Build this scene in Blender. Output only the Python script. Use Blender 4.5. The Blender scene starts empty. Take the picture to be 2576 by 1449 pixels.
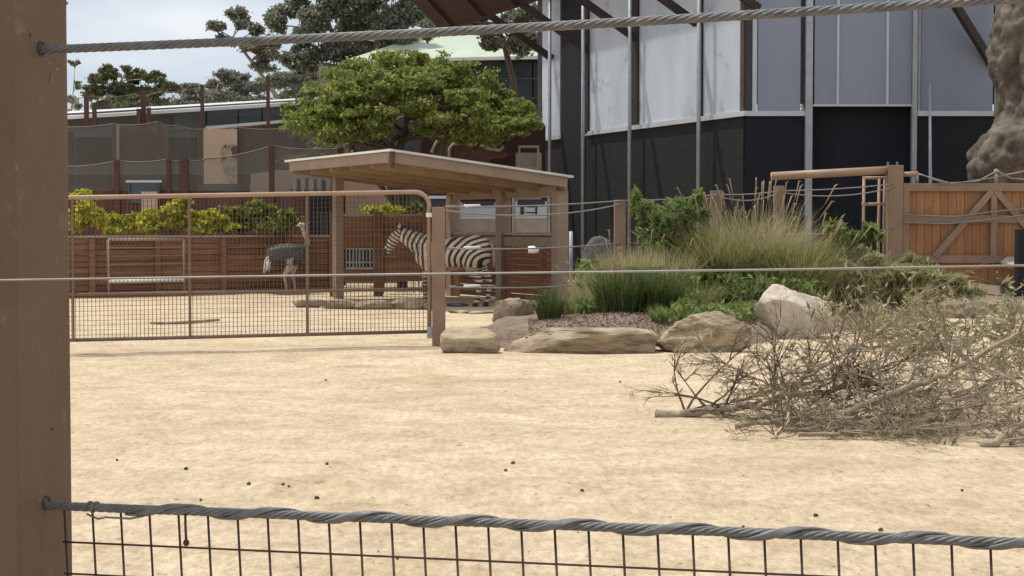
import bpy, bmesh, math, random
import numpy as np
from mathutils import Vector, Matrix, noise as mnoise
random.seed(7); np.random.seed(7)
sc = bpy.context.scene
COL = sc.collection
R = math.radians
# ------------------------------------------------------------------ camera
W, H, F, CX, CY, HZ, EYE = 2576.0, 1449.0, 4000.0, 1288.0, 724.5, 575.0, 1.6
PITCH = math.atan((CY - HZ) / F)
cam_data = bpy.data.cameras.new('camera'); cam = bpy.data.objects.new('camera', cam_data); COL.objects.link(cam)
cam.location = (0, 0, EYE); cam.rotation_euler = (math.pi / 2 - PITCH, 0, 0)
cam_data.sensor_width = 36; cam_data.lens = 36 * F / W; cam_data.clip_start = 0.05; cam_data.clip_end = 3000
sc.camera = cam
# ------------------------------------------------------------------ light
SUN_EL, SUN_AZ = R(70), R(-62)            # azimuth measured from +Y towards +X: the sun stands behind the paddock, to the left
TO_SUN = Vector((math.sin(SUN_AZ) * math.cos(SUN_EL), math.cos(SUN_AZ) * math.cos(SUN_EL), math.sin(SUN_EL)))
world = bpy.data.worlds.new('World'); sc.world = world; world.use_nodes = True
wn, wl = world.node_tree.nodes, world.node_tree.links
wn.clear()
w_out = wn.new('ShaderNodeOutputWorld'); w_bg = wn.new('ShaderNodeBackground'); w_sky = wn.new('ShaderNodeTexSky')
w_sky.sky_type = 'NISHITA'; w_sky.sun_disc = False; w_sky.sun_elevation = SUN_EL; w_sky.sun_rotation = SUN_AZ
w_sky.air_density = 1.0; w_sky.dust_density = 1.5
w_bg.inputs['Strength'].default_value = 0.14
w_tc = wn.new('ShaderNodeTexCoord'); w_map = wn.new('ShaderNodeMapping'); w_map.inputs['Scale'].default_value = (5.0, 5.0, 15.0)
w_map.inputs['Location'].default_value = (1.3, 0.4, 0.2)
w_n = wn.new('ShaderNodeTexNoise'); w_n.inputs['Scale'].default_value = 1.0; w_n.inputs['Detail'].default_value = 6.0; w_n.inputs['Roughness'].default_value = 0.5
w_r = wn.new('ShaderNodeValToRGB'); w_r.color_ramp.elements[0].position = 0.40; w_r.color_ramp.elements[1].position = 0.60
w_r.color_ramp.elements[0].color = (3.6, 4.05, 4.65, 1); w_r.color_ramp.elements[1].color = (5.3, 5.45, 5.65, 1)
w_mix = wn.new('ShaderNodeMixRGB'); w_mix.inputs['Fac'].default_value = 0.90
wl.new(w_tc.outputs['Generated'], w_map.inputs['Vector']); wl.new(w_map.outputs['Vector'], w_n.inputs['Vector'])
wl.new(w_n.outputs['Fac'], w_r.inputs['Fac']); wl.new(w_sky.outputs['Color'], w_mix.inputs['Color1']); wl.new(w_r.outputs['Color'], w_mix.inputs['Color2'])
wl.new(w_mix.outputs['Color'], w_bg.inputs['Color']); wl.new(w_bg.outputs['Background'], w_out.inputs['Surface'])
sun_d = bpy.data.lights.new('sun', 'SUN'); sun_d.energy = 2.9; sun_d.angle = R(1.2); sun_d.color = (1.0, 0.93, 0.82)
sun = bpy.data.objects.new('sun', sun_d); COL.objects.link(sun); sun.rotation_euler = TO_SUN.to_track_quat('Z', 'Y').to_euler()
sun.location = (-10, 10, 30)
vs = sc.view_settings; vs.view_transform = 'Standard'; vs.look = 'None'; vs.exposure = 0.27; vs.gamma = 1.0; vs.use_curve_mapping = False
sc.render.filter_size = 1.6; sc.render.engine = 'CYCLES'; sc.cycles.use_denoising = True
sc.cycles.max_bounces = 6; sc.cycles.transparent_max_bounces = 16

# ------------------------------------------------------------------ picture coordinates (2576 x 1449) to places
FW = Vector((0, math.cos(PITCH), -math.sin(PITCH))); UP = Vector((0, math.sin(PITCH), math.cos(PITCH)))
CAM = Vector((0, 0, EYE))
def ray(px, py): return FW + Vector((1, 0, 0)) * ((px - CX) / F) + UP * (-(py - CY) / F)
def at(px, py, Y): d = ray(px, py); return CAM + d * (Y / d.y)
def gnd(px, py, z=0.0): d = ray(px, py); return CAM + d * ((z - EYE) / d.z)
def zat(py, Y): return at(CX, py, Y).z
def xat(px, Y): return (px - CX) / F * Y * 1.0007
def onwall(px, p0, dr):                    # x, y where the sight line of column px meets the vertical plane through p0 along dr
    k = (px - CX) / F
    t = (k * p0[1] - p0[0]) / (dr[0] - k * dr[1])
    return Vector((p0[0] + t * dr[0], p0[1] + t * dr[1], 0))

# ------------------------------------------------------------------ materials
def new_mat(name):
    m = bpy.data.materials.new(name); m.use_nodes = True
    nt = m.node_tree; return m, nt.nodes, nt.links, nt.nodes['Principled BSDF']
def mat(name, c1, c2=None, scale=4.0, rough=0.75, metal=0.0, bump=0.0, bscale=30.0, stretch=(1, 1, 1), lo=0.35, hi=0.65, vary=0.0, spec=0.4, dirt=None):
    m, n, l, b = new_mat(name)
    b.inputs['Roughness'].default_value = rough; b.inputs['Metallic'].default_value = metal
    b.inputs['Specular IOR Level'].default_value = spec
    c2 = c2 or tuple(v * 0.8 for v in c1)
    geo = n.new('ShaderNodeNewGeometry'); mp = n.new('ShaderNodeMapping'); mp.inputs['Scale'].default_value = stretch
    l.new(geo.outputs['Position'], mp.inputs['Vector'])
    t = n.new('ShaderNodeTexNoise'); t.inputs['Scale'].default_value = scale; t.inputs['Detail'].default_value = 6; t.inputs['Roughness'].default_value = 0.6
    l.new(mp.outputs['Vector'], t.inputs['Vector'])
    r = n.new('ShaderNodeValToRGB'); r.color_ramp.elements[0].position = lo; r.color_ramp.elements[1].position = hi
    r.color_ramp.elements[0].color = (*c1, 1); r.color_ramp.elements[1].color = (*c2, 1)
    l.new(t.outputs['Fac'], r.inputs['Fac'])
    out = r.outputs['Color']
    if dirt:
        t3 = n.new('ShaderNodeTexNoise'); t3.inputs['Scale'].default_value = dirt[1]; t3.inputs['Detail'].default_value = 8; t3.inputs['Roughness'].default_value = 0.7
        l.new(geo.outputs['Position'], t3.inputs['Vector'])
        r3 = n.new('ShaderNodeValToRGB'); r3.color_ramp.elements[0].position = dirt[2]; r3.color_ramp.elements[1].position = dirt[2] + 0.12
        l.new(t3.outputs['Fac'], r3.inputs['Fac'])
        mx = n.new('ShaderNodeMixRGB'); mx.inputs['Color2'].default_value = (*dirt[0], 1)
        l.new(r3.outputs['Color'], mx.inputs['Fac']); l.new(out, mx.inputs['Color1']); out = mx.outputs['Color']
    if vary:
        oi = n.new('ShaderNodeObjectInfo'); mr = n.new('ShaderNodeMapRange'); mr.inputs['To Min'].default_value = 1 - vary; mr.inputs['To Max'].default_value = 1 + vary
        l.new(oi.outputs['Random'], mr.inputs['Value'])
        hs = n.new('ShaderNodeHueSaturation'); l.new(mr.outputs['Result'], hs.inputs['Value']); l.new(out, hs.inputs['Color']); out = hs.outputs['Color']
    l.new(out, b.inputs['Base Color'])
    if bump:
        t2 = n.new('ShaderNodeTexNoise'); t2.inputs['Scale'].default_value = bscale; t2.inputs['Detail'].default_value = 8
        l.new(mp.outputs['Vector'], t2.inputs['Vector'])
        bp = n.new('ShaderNodeBump'); bp.inputs['Strength'].default_value = bump; bp.inputs['Distance'].default_value = 0.05
        l.new(t2.outputs['Fac'], bp.inputs['Height']); l.new(bp.outputs['Normal'], b.inputs['Normal'])
    return m
def leaf_mat(name, cols, trans=0.35, rough=0.6):
    m, n, l, b = new_mat(name)
    g = n.new('ShaderNodeNewGeometry'); r = n.new('ShaderNodeValToRGB')
    cr = r.color_ramp
    for i, c in enumerate(cols):
        p = i / max(1, len(cols) - 1)
        e = cr.elements[i] if i < 2 else cr.elements.new(p)
        e.position = p
    es = sorted(cr.elements, key=lambda e: e.position)
    for e, c in zip(es, cols): e.color = (*c, 1)
    l.new(g.outputs['Random Per Island'], r.inputs['Fac'])
    l.new(r.outputs['Color'], b.inputs['Base Color']); b.inputs['Roughness'].default_value = rough; b.inputs['Specular IOR Level'].default_value = 0.3
    tr = n.new('ShaderNodeBsdfTranslucent'); mx = n.new('ShaderNodeMixShader'); mx.inputs['Fac'].default_value = trans
    l.new(r.outputs['Color'], tr.inputs['Color']); l.new(b.outputs['BSDF'], mx.inputs[1]); l.new(tr.outputs['BSDF'], mx.inputs[2])
    l.new(mx.outputs['Shader'], n['Material Output'].inputs['Surface'])
    return m
def net_mat(name, col, cover):
    m, n, l, b = new_mat(name)
    b.inputs['Base Color'].default_value = (*col, 1); b.inputs['Roughness'].default_value = 0.9
    t = n.new('ShaderNodeBsdfTransparent'); mx = n.new('ShaderNodeMixShader'); mx.inputs['Fac'].default_value = cover
    l.new(t.outputs['BSDF'], mx.inputs[1]); l.new(b.outputs['BSDF'], mx.inputs[2]); l.new(mx.outputs['Shader'], n['Material Output'].inputs['Surface'])
    return m
def sand_mat():
    m, n, l, b = new_mat('sand')
    geo = n.new('ShaderNodeNewGeometry')
    def tex(scale, detail, rough, stretch=(1, 1, 1)):
        mp = n.new('ShaderNodeMapping'); mp.inputs['Scale'].default_value = stretch; l.new(geo.outputs['Position'], mp.inputs['Vector'])
        t = n.new('ShaderNodeTexNoise'); t.inputs['Scale'].default_value = scale; t.inputs['Detail'].default_value = detail; t.inputs['Roughness'].default_value = rough
        l.new(mp.outputs['Vector'], t.inputs['Vector']); return t.outputs['Fac']
    def ramp(src, p0, c0, p1, c1):
        r = n.new('ShaderNodeValToRGB'); r.color_ramp.elements[0].position = p0; r.color_ramp.elements[1].position = p1
        r.color_ramp.elements[0].color = (*c0, 1); r.color_ramp.elements[1].color = (*c1, 1); l.new(src, r.inputs['Fac']); return r.outputs['Color']
    big = ramp(tex(0.35, 5, 0.6), 0.3, (0.605, 0.495, 0.35), 0.7, (0.695, 0.58, 0.42))
    mid = ramp(tex(2.6, 9, 0.78, (0.9, 0.7, 1)), 0.40, (0.83, 0.80, 0.77), 0.60, (1.05, 1.05, 1.05))
    fine = ramp(tex(17, 8, 0.88, (1, 0.4, 1)), 0.36, (0.70, 0.66, 0.62), 0.58, (1.09, 1.09, 1.09))
    streak = ramp(tex(1.3, 6, 0.6, (0.5, 0.9, 1)), 0.36, (0.88, 0.85, 0.81), 0.5, (1, 1, 1))
    spots = ramp(tex(9.5, 5, 0.7, (1, 0.5, 1)), 0.30, (0.60, 0.53, 0.46), 0.39, (1, 1, 1))
    cur = big
    for k in (mid, fine, streak, spots):
        mx = n.new('ShaderNodeMixRGB'); mx.blend_type = 'MULTIPLY'; mx.inputs['Fac'].default_value = 1; l.new(cur, mx.inputs['Color1']); l.new(k, mx.inputs['Color2']); cur = mx.outputs['Color']
    l.new(cur, b.inputs['Base Color']); b.inputs['Roughness'].default_value = 0.95; b.inputs['Specular IOR Level'].default_value = 0.1
    ad = n.new('ShaderNodeMath'); ad.operation = 'MULTIPLY_ADD'; ad.inputs[1].default_value = 0.35
    l.new(tex(60, 6, 0.75), ad.inputs[0])
    vo = n.new('ShaderNodeTexVoronoi'); vo.inputs['Scale'].default_value = 4.2; l.new(geo.outputs['Position'], vo.inputs['Vector'])
    vr = n.new('ShaderNodeMapRange'); vr.inputs['From Min'].default_value = 0.10; vr.inputs['From Max'].default_value = 0.26; vr.inputs['To Min'].default_value = -0.55; vr.inputs['To Max'].default_value = 0.0
    l.new(vo.outputs['Distance'], vr.inputs['Value'])
    sm = n.new('ShaderNodeMath'); sm.operation = 'ADD'; l.new(tex(9, 6, 0.65), sm.inputs[0]); l.new(vr.outputs['Result'], sm.inputs[1]); l.new(sm.outputs['Value'], ad.inputs[2])
    bp = n.new('ShaderNodeBump'); bp.inputs['Strength'].default_value = 0.7; bp.inputs['Distance'].default_value = 0.05
    l.new(ad.outputs['Value'], bp.inputs['Height']); l.new(bp.outputs['Normal'], b.inputs['Normal'])
    return m
M = {}
M['sand'] = sand_mat()
M['post'] = mat('brown_painted_steel', (0.150, 0.092, 0.055), (0.108, 0.065, 0.039), 3.5, 0.6, bump=0.12, bscale=120, stretch=(1, 1, 0.5), dirt=((0.20, 0.145, 0.10), 14, 0.60))
M['tanpaint'] = mat('tan_painted_steel', (0.285, 0.19, 0.128), (0.235, 0.152, 0.10), 3, 0.6, bump=0.05, dirt=((0.36, 0.25, 0.17), 6, 0.68))
M['tanrail'] = mat('tan_gate_rail', (0.40, 0.27, 0.19), (0.33, 0.22, 0.15), 3, 0.5)
M['gatebar'] = mat('brown_gate_bar', (0.20, 0.13, 0.085), (0.16, 0.10, 0.065), 5, 0.5)
M['meshwire'] = mat('rusty_mesh_wire', (0.045, 0.026, 0.018), (0.075, 0.040, 0.024), 40, 0.6)
M['farwire'] = mat('dull_brown_wire', (0.115, 0.075, 0.052), (0.09, 0.058, 0.04), 5, 0.6)
M['rope'] = mat('galvanised_wire_rope', (0.20, 0.20, 0.205), (0.125, 0.125, 0.13), 45, 0.5, 0.3, bump=0.15, bscale=400, dirt=((0.10, 0.085, 0.075), 30, 0.62))
M['wire'] = mat('dull_galvanised_wire', (0.33, 0.31, 0.29), (0.25, 0.235, 0.22), 20, 0.5, 0.4)
M['galv'] = mat('galvanised_pole', (0.42, 0.44, 0.47), (0.33, 0.35, 0.38), 3, 0.5, 0.35)
M['white'] = mat('white_insulator', (0.82, 0.82, 0.8), (0.74, 0.74, 0.72), 8, 0.45)
M['plank'] = mat('brown_timber', (0.25, 0.118, 0.062), (0.165, 0.076, 0.041), 6, 0.8, bump=0.3, bscale=14, stretch=(0.25, 0.6, 3.0), vary=0.28)
M['plankwarm'] = mat('orange_brown_timber', (0.25, 0.105, 0.050), (0.185, 0.075, 0.036), 6, 0.75, bump=0.3, bscale=14, stretch=(0.25, 0.6, 3.0), vary=0.2)
M['orange'] = mat('orange_timber', (0.36, 0.175, 0.078), (0.285, 0.13, 0.055), 5, 0.7, bump=0.2, bscale=14, stretch=(3.0, 0.6, 0.25), vary=0.12, dirt=((0.21, 0.105, 0.05), 2.2, 0.57))
M['cap'] = mat('weathered_sill', (0.36, 0.31, 0.25), (0.29, 0.24, 0.19), 4, 0.7)
M['beam'] = mat('tan_brown_beam', (0.33, 0.245, 0.18), (0.275, 0.20, 0.145), 2.5, 0.7, bump=0.1, bscale=12, vary=0.08)
M['rafter'] = mat('pine_rafter', (0.34, 0.24, 0.15), (0.26, 0.18, 0.11), 2.5, 0.7, vary=0.12)
M['roofsheet'] = mat('pale_roof_sheet', (0.68, 0.66, 0.62), (0.58, 0.56, 0.53), 2, 0.5)
M['rust'] = mat('red_brown_wall', (0.115, 0.048, 0.038), (0.085, 0.036, 0.03), 1.2, 0.8, bump=0.1, bscale=6, vary=0.15)
M['rustpost'] = mat('red_brown_post', (0.105, 0.042, 0.034), (0.08, 0.032, 0.027), 2, 0.7)
M['maroon'] = mat('maroon_boards', (0.046, 0.015, 0.015), (0.034, 0.012, 0.012), 1.5, 0.8)
M['greyroof'] = mat('grey_fascia', (0.075, 0.08, 0.088), (0.06, 0.064, 0.07), 0.7, 0.7)
M['whiteedge'] = mat('white_roof_edge', (0.72, 0.74, 0.76), (0.62, 0.64, 0.66), 0.8, 0.5)
M['net'] = net_mat('grey_green_netting', (0.17, 0.18, 0.155), 0.38)
M['netthin'] = net_mat('thin_grey_netting', (0.15, 0.16, 0.15), 0.13)
M['greenroof'] = mat('pale_green_roof', (0.47, 0.53, 0.42), (0.40, 0.47, 0.36), 0.5, 0.6, stretch=(3, 1, 1))
M['glass'] = mat('dark_glass', (0.03, 0.04, 0.05), (0.05, 0.06, 0.075), 0.8, 0.15, spec=0.6)
M['darkframe'] = mat('dark_frame', (0.035, 0.034, 0.04), (0.05, 0.048, 0.055), 2, 0.6)
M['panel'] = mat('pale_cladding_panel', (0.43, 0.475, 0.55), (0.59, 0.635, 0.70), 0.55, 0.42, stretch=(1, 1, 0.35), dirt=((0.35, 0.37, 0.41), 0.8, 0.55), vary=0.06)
M['panelshade'] = mat('shaded_cladding_panel', (0.225, 0.25, 0.315), (0.255, 0.28, 0.345), 0.6, 0.35, stretch=(1, 1, 0.35), vary=0.08)  # same cladding on the front face, darkened and blued for its shade
M['ledge'] = mat('pale_metal_ledge', (0.55, 0.57, 0.60), (0.47, 0.49, 0.52), 1, 0.5)
M['charcoal'] = mat('charcoal_block_wall', (0.012, 0.013, 0.0145), (0.018, 0.019, 0.021), 2.2, 0.85, bump=0.25, bscale=9, stretch=(1, 1, 4))
M['navy'] = mat('near_black_wall', (0.008, 0.0095, 0.015), (0.012, 0.0135, 0.020), 1.5, 0.85)
M['strut'] = mat('dark_brown_strut', (0.032, 0.022, 0.022), (0.045, 0.03, 0.028), 2, 0.7)
M['bark'] = mat('grey_brown_bark', (0.115, 0.085, 0.06), (0.07, 0.05, 0.036), 6, 0.9, bump=0.4, bscale=10)
M['palebark'] = mat('pale_gum_bark', (0.42, 0.38, 0.33), (0.27, 0.23, 0.19), 2, 0.8)
M['twig'] = mat('dry_brown_twig', (0.37, 0.295, 0.21), (0.21, 0.16, 0.112), 9, 0.85, bump=0.2, bscale=40)
M['twiggrey'] = mat('grey_tan_branch', (0.40, 0.325, 0.245), (0.23, 0.18, 0.13), 8, 0.85, bump=0.25, bscale=40)
M['twigdark'] = mat('dark_brown_twig', (0.15, 0.11, 0.078), (0.085, 0.062, 0.045), 9, 0.85, bump=0.2, bscale=40)
M['cutwood'] = mat('fresh_cut_wood', (0.55, 0.45, 0.31), (0.45, 0.35, 0.23), 12, 0.8)
M['trunk'] = mat('fissured_grey_trunk', (0.20, 0.168, 0.13), (0.07, 0.055, 0.042), 2.6, 0.9, bump=1.0, bscale=6, stretch=(1, 1, 0.6), dirt=((0.065, 0.05, 0.04), 1.6, 0.58))
M['rock'] = mat('grey_brown_rock', (0.36, 0.29, 0.215), (0.20, 0.155, 0.115), 3.2, 0.9, bump=0.7, bscale=9, dirt=((0.47, 0.40, 0.30), 2.5, 0.58))
M['rocktan'] = mat('tan_sandstone', (0.42, 0.335, 0.225), (0.17, 0.128, 0.085), 3.4, 0.9, lo=.42, hi=.62, bump=0.9, bscale=9, stretch=(0.7, 0.7, 2.5), dirt=((0.50, 0.41, 0.28), 2.6, 0.56))
M['rockwhite'] = mat('whitish_boulder', (0.60, 0.53, 0.43), (0.36, 0.29, 0.215), 2.4, 0.9, bump=0.7, bscale=8, dirt=((0.30, 0.22, 0.15), 2.0, 0.60))
M['rockdark'] = mat('mottled_dark_rock', (0.075, 0.072, 0.072), (0.16, 0.15, 0.14), 3.0, 0.9, bump=0.6, bscale=9)
M['soil'] = mat('mulch_soil', (0.29, 0.215, 0.16), (0.19, 0.138, 0.10), 6, 0.95, bump=0.9, bscale=28, dirt=((0.30, 0.225, 0.16), 9, 0.6))
M['sign'] = mat('shaded_white_board', (0.47, 0.50, 0.50), (0.41, 0.44, 0.44), 1.5, 0.5)  # white toned down to grey: the boards' shade is set in the colour
M['signdark'] = mat('black_board', (0.03, 0.028, 0.034), (0.04, 0.036, 0.042), 3, 0.6)
M['beige'] = mat('beige_wall', (0.50, 0.37, 0.28), (0.44, 0.32, 0.24), 1.2, 0.8)
M['pebble'] = mat('dark_pebble', (0.12, 0.085, 0.06), (0.08, 0.055, 0.04), 20, 0.9)
M['bluemetal'] = mat('dark_blue_trough', (0.035, 0.045, 0.06), (0.05, 0.06, 0.075), 4, 0.6)
L = {}
L['acacia'] = leaf_mat('acacia_leaf', [(0.12, 0.165, 0.048), (0.20, 0.255, 0.07), (0.29, 0.335, 0.092), (0.43, 0.44, 0.13)], 0.55)
L['gum'] = leaf_mat('gum_leaf', [(0.15, 0.162, 0.122), (0.21, 0.225, 0.168), (0.28, 0.29, 0.218), (0.36, 0.36, 0.285)], 0.5)
L['gumolive'] = leaf_mat('gum_leaf_olive', [(0.12, 0.135, 0.075), (0.175, 0.185, 0.098), (0.24, 0.24, 0.135)], 0.42)
L['golden'] = leaf_mat('golden_leaf', [(0.16, 0.23, 0.025), (0.34, 0.37, 0.035), (0.55, 0.51, 0.05), (0.72, 0.62, 0.08)], 0.5)
L['goldgreen'] = leaf_mat('green_gold_leaf', [(0.045, 0.085, 0.02), (0.09, 0.155, 0.03), (0.22, 0.27, 0.04), (0.48, 0.45, 0.06)], 0.45)
L['shrub'] = leaf_mat('green_shrub_leaf', [(0.10, 0.16, 0.05), (0.165, 0.25, 0.072), (0.25, 0.33, 0.105), (0.33, 0.34, 0.15)], 0.5)
L['drygrass'] = leaf_mat('dry_grass', [(0.28, 0.27, 0.125), (0.43, 0.375, 0.20), (0.58, 0.48, 0.30), (0.23, 0.245, 0.105)], 0.5)
L['plume'] = leaf_mat('grass_plume', [(0.44, 0.34, 0.21), (0.52, 0.42, 0.28), (0.38, 0.28, 0.17)], 0.4)
L['olivegrass'] = leaf_mat('olive_grass', [(0.15, 0.165, 0.06), (0.23, 0.235, 0.09), (0.36, 0.33, 0.15)], 0.5)
L['tuft'] = leaf_mat('dark_green_tuft', [(0.030, 0.058, 0.016), (0.055, 0.095, 0.025), (0.10, 0.145, 0.045), (0.17, 0.17, 0.06)], 0.3)
L['cover'] = leaf_mat('ground_cover', [(0.10, 0.155, 0.038), (0.16, 0.23, 0.058), (0.24, 0.29, 0.09), (0.35, 0.33, 0.16)], 0.5)
L['sage'] = leaf_mat('grey_sage_leaf', [(0.20, 0.22, 0.13), (0.31, 0.33, 0.21), (0.16, 0.18, 0.09)], 0.35)
L['wilt'] = leaf_mat('wilted_leaf', [(0.22, 0.23, 0.105), (0.33, 0.32, 0.155), (0.52, 0.47, 0.28), (0.17, 0.19, 0.085)], 0.45)
L['wiltdark'] = leaf_mat('wilted_dark_leaf', [(0.15, 0.155, 0.08), (0.23, 0.225, 0.12), (0.37, 0.31, 0.19)], 0.4)

# ------------------------------------------------------------------ objects
ORG = {}                                    # world origin of every object we make
def tag(o, label=None, cat=None, group=None, kind=None):
    if label: o['label'] = label
    if cat: o['category'] = cat
    if group: o['group'] = group
    if kind: o['kind'] = kind
    return o
def thing(name, label, cat, loc, group=None):
    o = bpy.data.objects.new(name, None); COL.objects.link(o); o.location = loc; o.empty_display_size = 0.2
    ORG[o] = Vector(loc); return tag(o, label, cat, group)
def link(name, me, parent=None, org=None):
    o = bpy.data.objects.new(name, me); COL.objects.link(o)
    if parent is not None: o.parent = parent; ORG[o] = ORG[parent]
    else: o.location = org or (0, 0, 0); ORG[o] = Vector(org or (0, 0, 0))
    return o
def place(name, me, parent, loc, rot=(0, 0, 0), scale=(1, 1, 1)):   # shared mesh data, set at a world place under its parent
    o = bpy.data.objects.new(name, me); COL.objects.link(o)
    if parent is not None: o.parent = parent; o.location = Vector(loc) - ORG[parent]
    else: o.location = loc
    ORG[o] = Vector(loc); o.rotation_euler = rot; o.scale = scale; return o
def mesh_np(name, V, Fc, m, smooth=False):
    me = bpy.data.meshes.new(name); V = np.asarray(V, np.float32); Fc = np.asarray(Fc, np.int32); k = Fc.shape[1]
    me.vertices.add(len(V)); me.vertices.foreach_set('co', V.ravel())
    me.loops.add(Fc.size); me.loops.foreach_set('vertex_index', Fc.ravel())
    me.polygons.add(len(Fc)); me.polygons.foreach_set('loop_start', np.arange(0, Fc.size, k, dtype=np.int32))
    try: me.polygons.foreach_set('loop_total', np.full(len(Fc), k, np.int32))
    except Exception: pass
    if smooth: me.polygons.foreach_set('use_smooth', np.ones(len(Fc), bool))
    me.update(calc_edges=True); me.materials.append(m); return me
class MB:
    def __init__(s): s.v = []; s.f = []
    def add(s, vs, fs):
        k = len(s.v); s.v += [Vector(v) for v in vs]; s.f += [tuple(i + k for i in f) for f in fs]; return s
    def box(s, c, size, rot=None):
        hx, hy, hz = (d / 2 for d in size); c = Vector(c); rot = rot or Matrix.Identity(3)
        vs = [c + rot @ Vector((x * hx, y * hy, z * hz)) for x in (-1, 1) for y in (-1, 1) for z in (-1, 1)]
        return s.add(vs, [(0, 1, 3, 2), (4, 6, 7, 5), (0, 4, 5, 1), (2, 3, 7, 6), (0, 2, 6, 4), (1, 5, 7, 3)])
    def bar(s, a, b, w, h, up=(0, 0, 1)):      # box from a to b, w across, h along up
        a, b = Vector(a), Vector(b); d = b - a; u = Vector(up); x = d.normalized(); y = u.cross(x)
        if y.length < 1e-4: y = Vector((1, 0, 0)).cross(x)
        y.normalize(); z = x.cross(y)
        return s.box((a + b) / 2, (d.length, w, h), Matrix((x, y, z)).transposed())
    def slab(s, cs, n, t):                     # polygon given by its front corners, thickened by t against n
        n = Vector(n).normalized(); k = len(cs); fr = [Vector(c) for c in cs]; bk = [c - n * t for c in fr]
        return s.add(fr + bk, [tuple(range(k)), tuple(range(2 * k - 1, k - 1, -1))] + [(i, i + k, (i + 1) % k + k, (i + 1) % k) for i in range(k)])
    def tube(s, pts, rad, n=8, caps=True):
        pts = [Vector(p) for p in pts]; m = len(pts)
        if not hasattr(rad, '__len__'): rad = [rad] * m
        ref = None; rings = []
        for i, p in enumerate(pts):
            t = (pts[min(i + 1, m - 1)] - pts[max(i - 1, 0)])
            if t.length < 1e-9: t = Vector((0, 0, 1))
            t.normalize()
            if ref is None: ref = Vector((0, 0, 1)) if abs(t.z) < 0.9 else Vector((1, 0, 0))
            ref = (ref - t * ref.dot(t))
            if ref.length < 1e-6: ref = t.orthogonal()
            ref.normalize(); q = t.cross(ref)
            rings.append([p + (ref * math.cos(2 * math.pi * j / n) + q * math.sin(2 * math.pi * j / n)) * rad[i] for j in range(n)])
        vs = [v for r in rings for v in r]; fs = []
        for i in range(m - 1):
            for j in range(n):
                a, b = i * n + j, i * n + (j + 1) % n
                fs.append((a, b, b + n, a + n))
        if caps: fs += [tuple(range(n - 1, -1, -1)), tuple(range((m - 1) * n, m * n))]
        return s.add(vs, fs)
    def mesh(s, name, m, org=(0, 0, 0), smooth=False, bevel=0):
        me = bpy.data.meshes.new(name); o = Vector(org)
        me.from_pydata([tuple(v - o) for v in s.v], [], s.f); me.materials.append(m)
        bm = bmesh.new(); bm.from_mesh(me); bmesh.ops.recalc_face_normals(bm, faces=bm.faces)
        if bevel: bmesh.ops.bevel(bm, geom=list(bm.edges), offset=bevel, segments=2, profile=0.6, affect='EDGES')
        bm.to_mesh(me); bm.free()
        if smooth: me.polygons.foreach_set('use_smooth', np.ones(len(me.polygons), bool))
        me.update(); return me
    def build(s, name, m, parent=None, org=None, smooth=False, bevel=0):
        o = ORG[parent] if parent is not None else Vector(org or (0, 0, 0))
        return link(name, s.mesh(name, m, o, smooth, bevel), parent, o if parent is None else None)
def single(name, mb, m, label, cat, org, group=None, smooth=False, bevel=0):
    return tag(mb.build(name, m, None, org, smooth, bevel), label, cat, group)

def leaf_cloud(C, size, elong=1.6, droop=0.0, jitter=0.35):
    """diamond leaves at the points C (N,3): returns verts, faces"""
    N = len(C); a = np.random.normal(size=(N, 3)); a[:, 2] -= droop; a /= np.linalg.norm(a, axis=1, keepdims=True) + 1e-9
    b = np.random.normal(size=(N, 3)); b -= a * (a * b).sum(1, keepdims=True); b /= np.linalg.norm(b, axis=1, keepdims=True) + 1e-9
    s = size * (1 + jitter * np.random.uniform(-1, 1, (N, 1)))
    V = np.stack([C - a * s * elong / 2, C + b * s / 2, C + a * s * elong / 2, C - b * s / 2], 1).reshape(-1, 3)
    return V, np.arange(4 * N).reshape(N, 4)
def clump_points(c, r, n, sub=7, tight=0.42, shell=0.55):
    """n points in an ellipsoid (centre c, radii r), gathered into uneven sub-clumps nearer the surface"""
    c = np.array(c); r = np.array(r); out = []
    d = np.random.normal(size=(sub, 3)); d /= np.linalg.norm(d, axis=1, keepdims=True); d *= np.random.uniform(shell, 0.95, (sub, 1))
    w = np.random.uniform(0.5, 1.5, sub); w /= w.sum(); k = np.random.multinomial(n, w)
    for i in range(sub):
        q = np.random.normal(size=(k[i], 3)) * tight * np.random.uniform(0.6, 1.1)
        out.append(c + (d[i] + q * 0.62) * r)
    return np.concatenate(out)
def bez(a, b, c, n): return [Vector(a) * (1 - t) ** 2 + Vector(b) * 2 * t * (1 - t) + Vector(c) * t * t for t in [i / n for i in range(n + 1)]]
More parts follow.
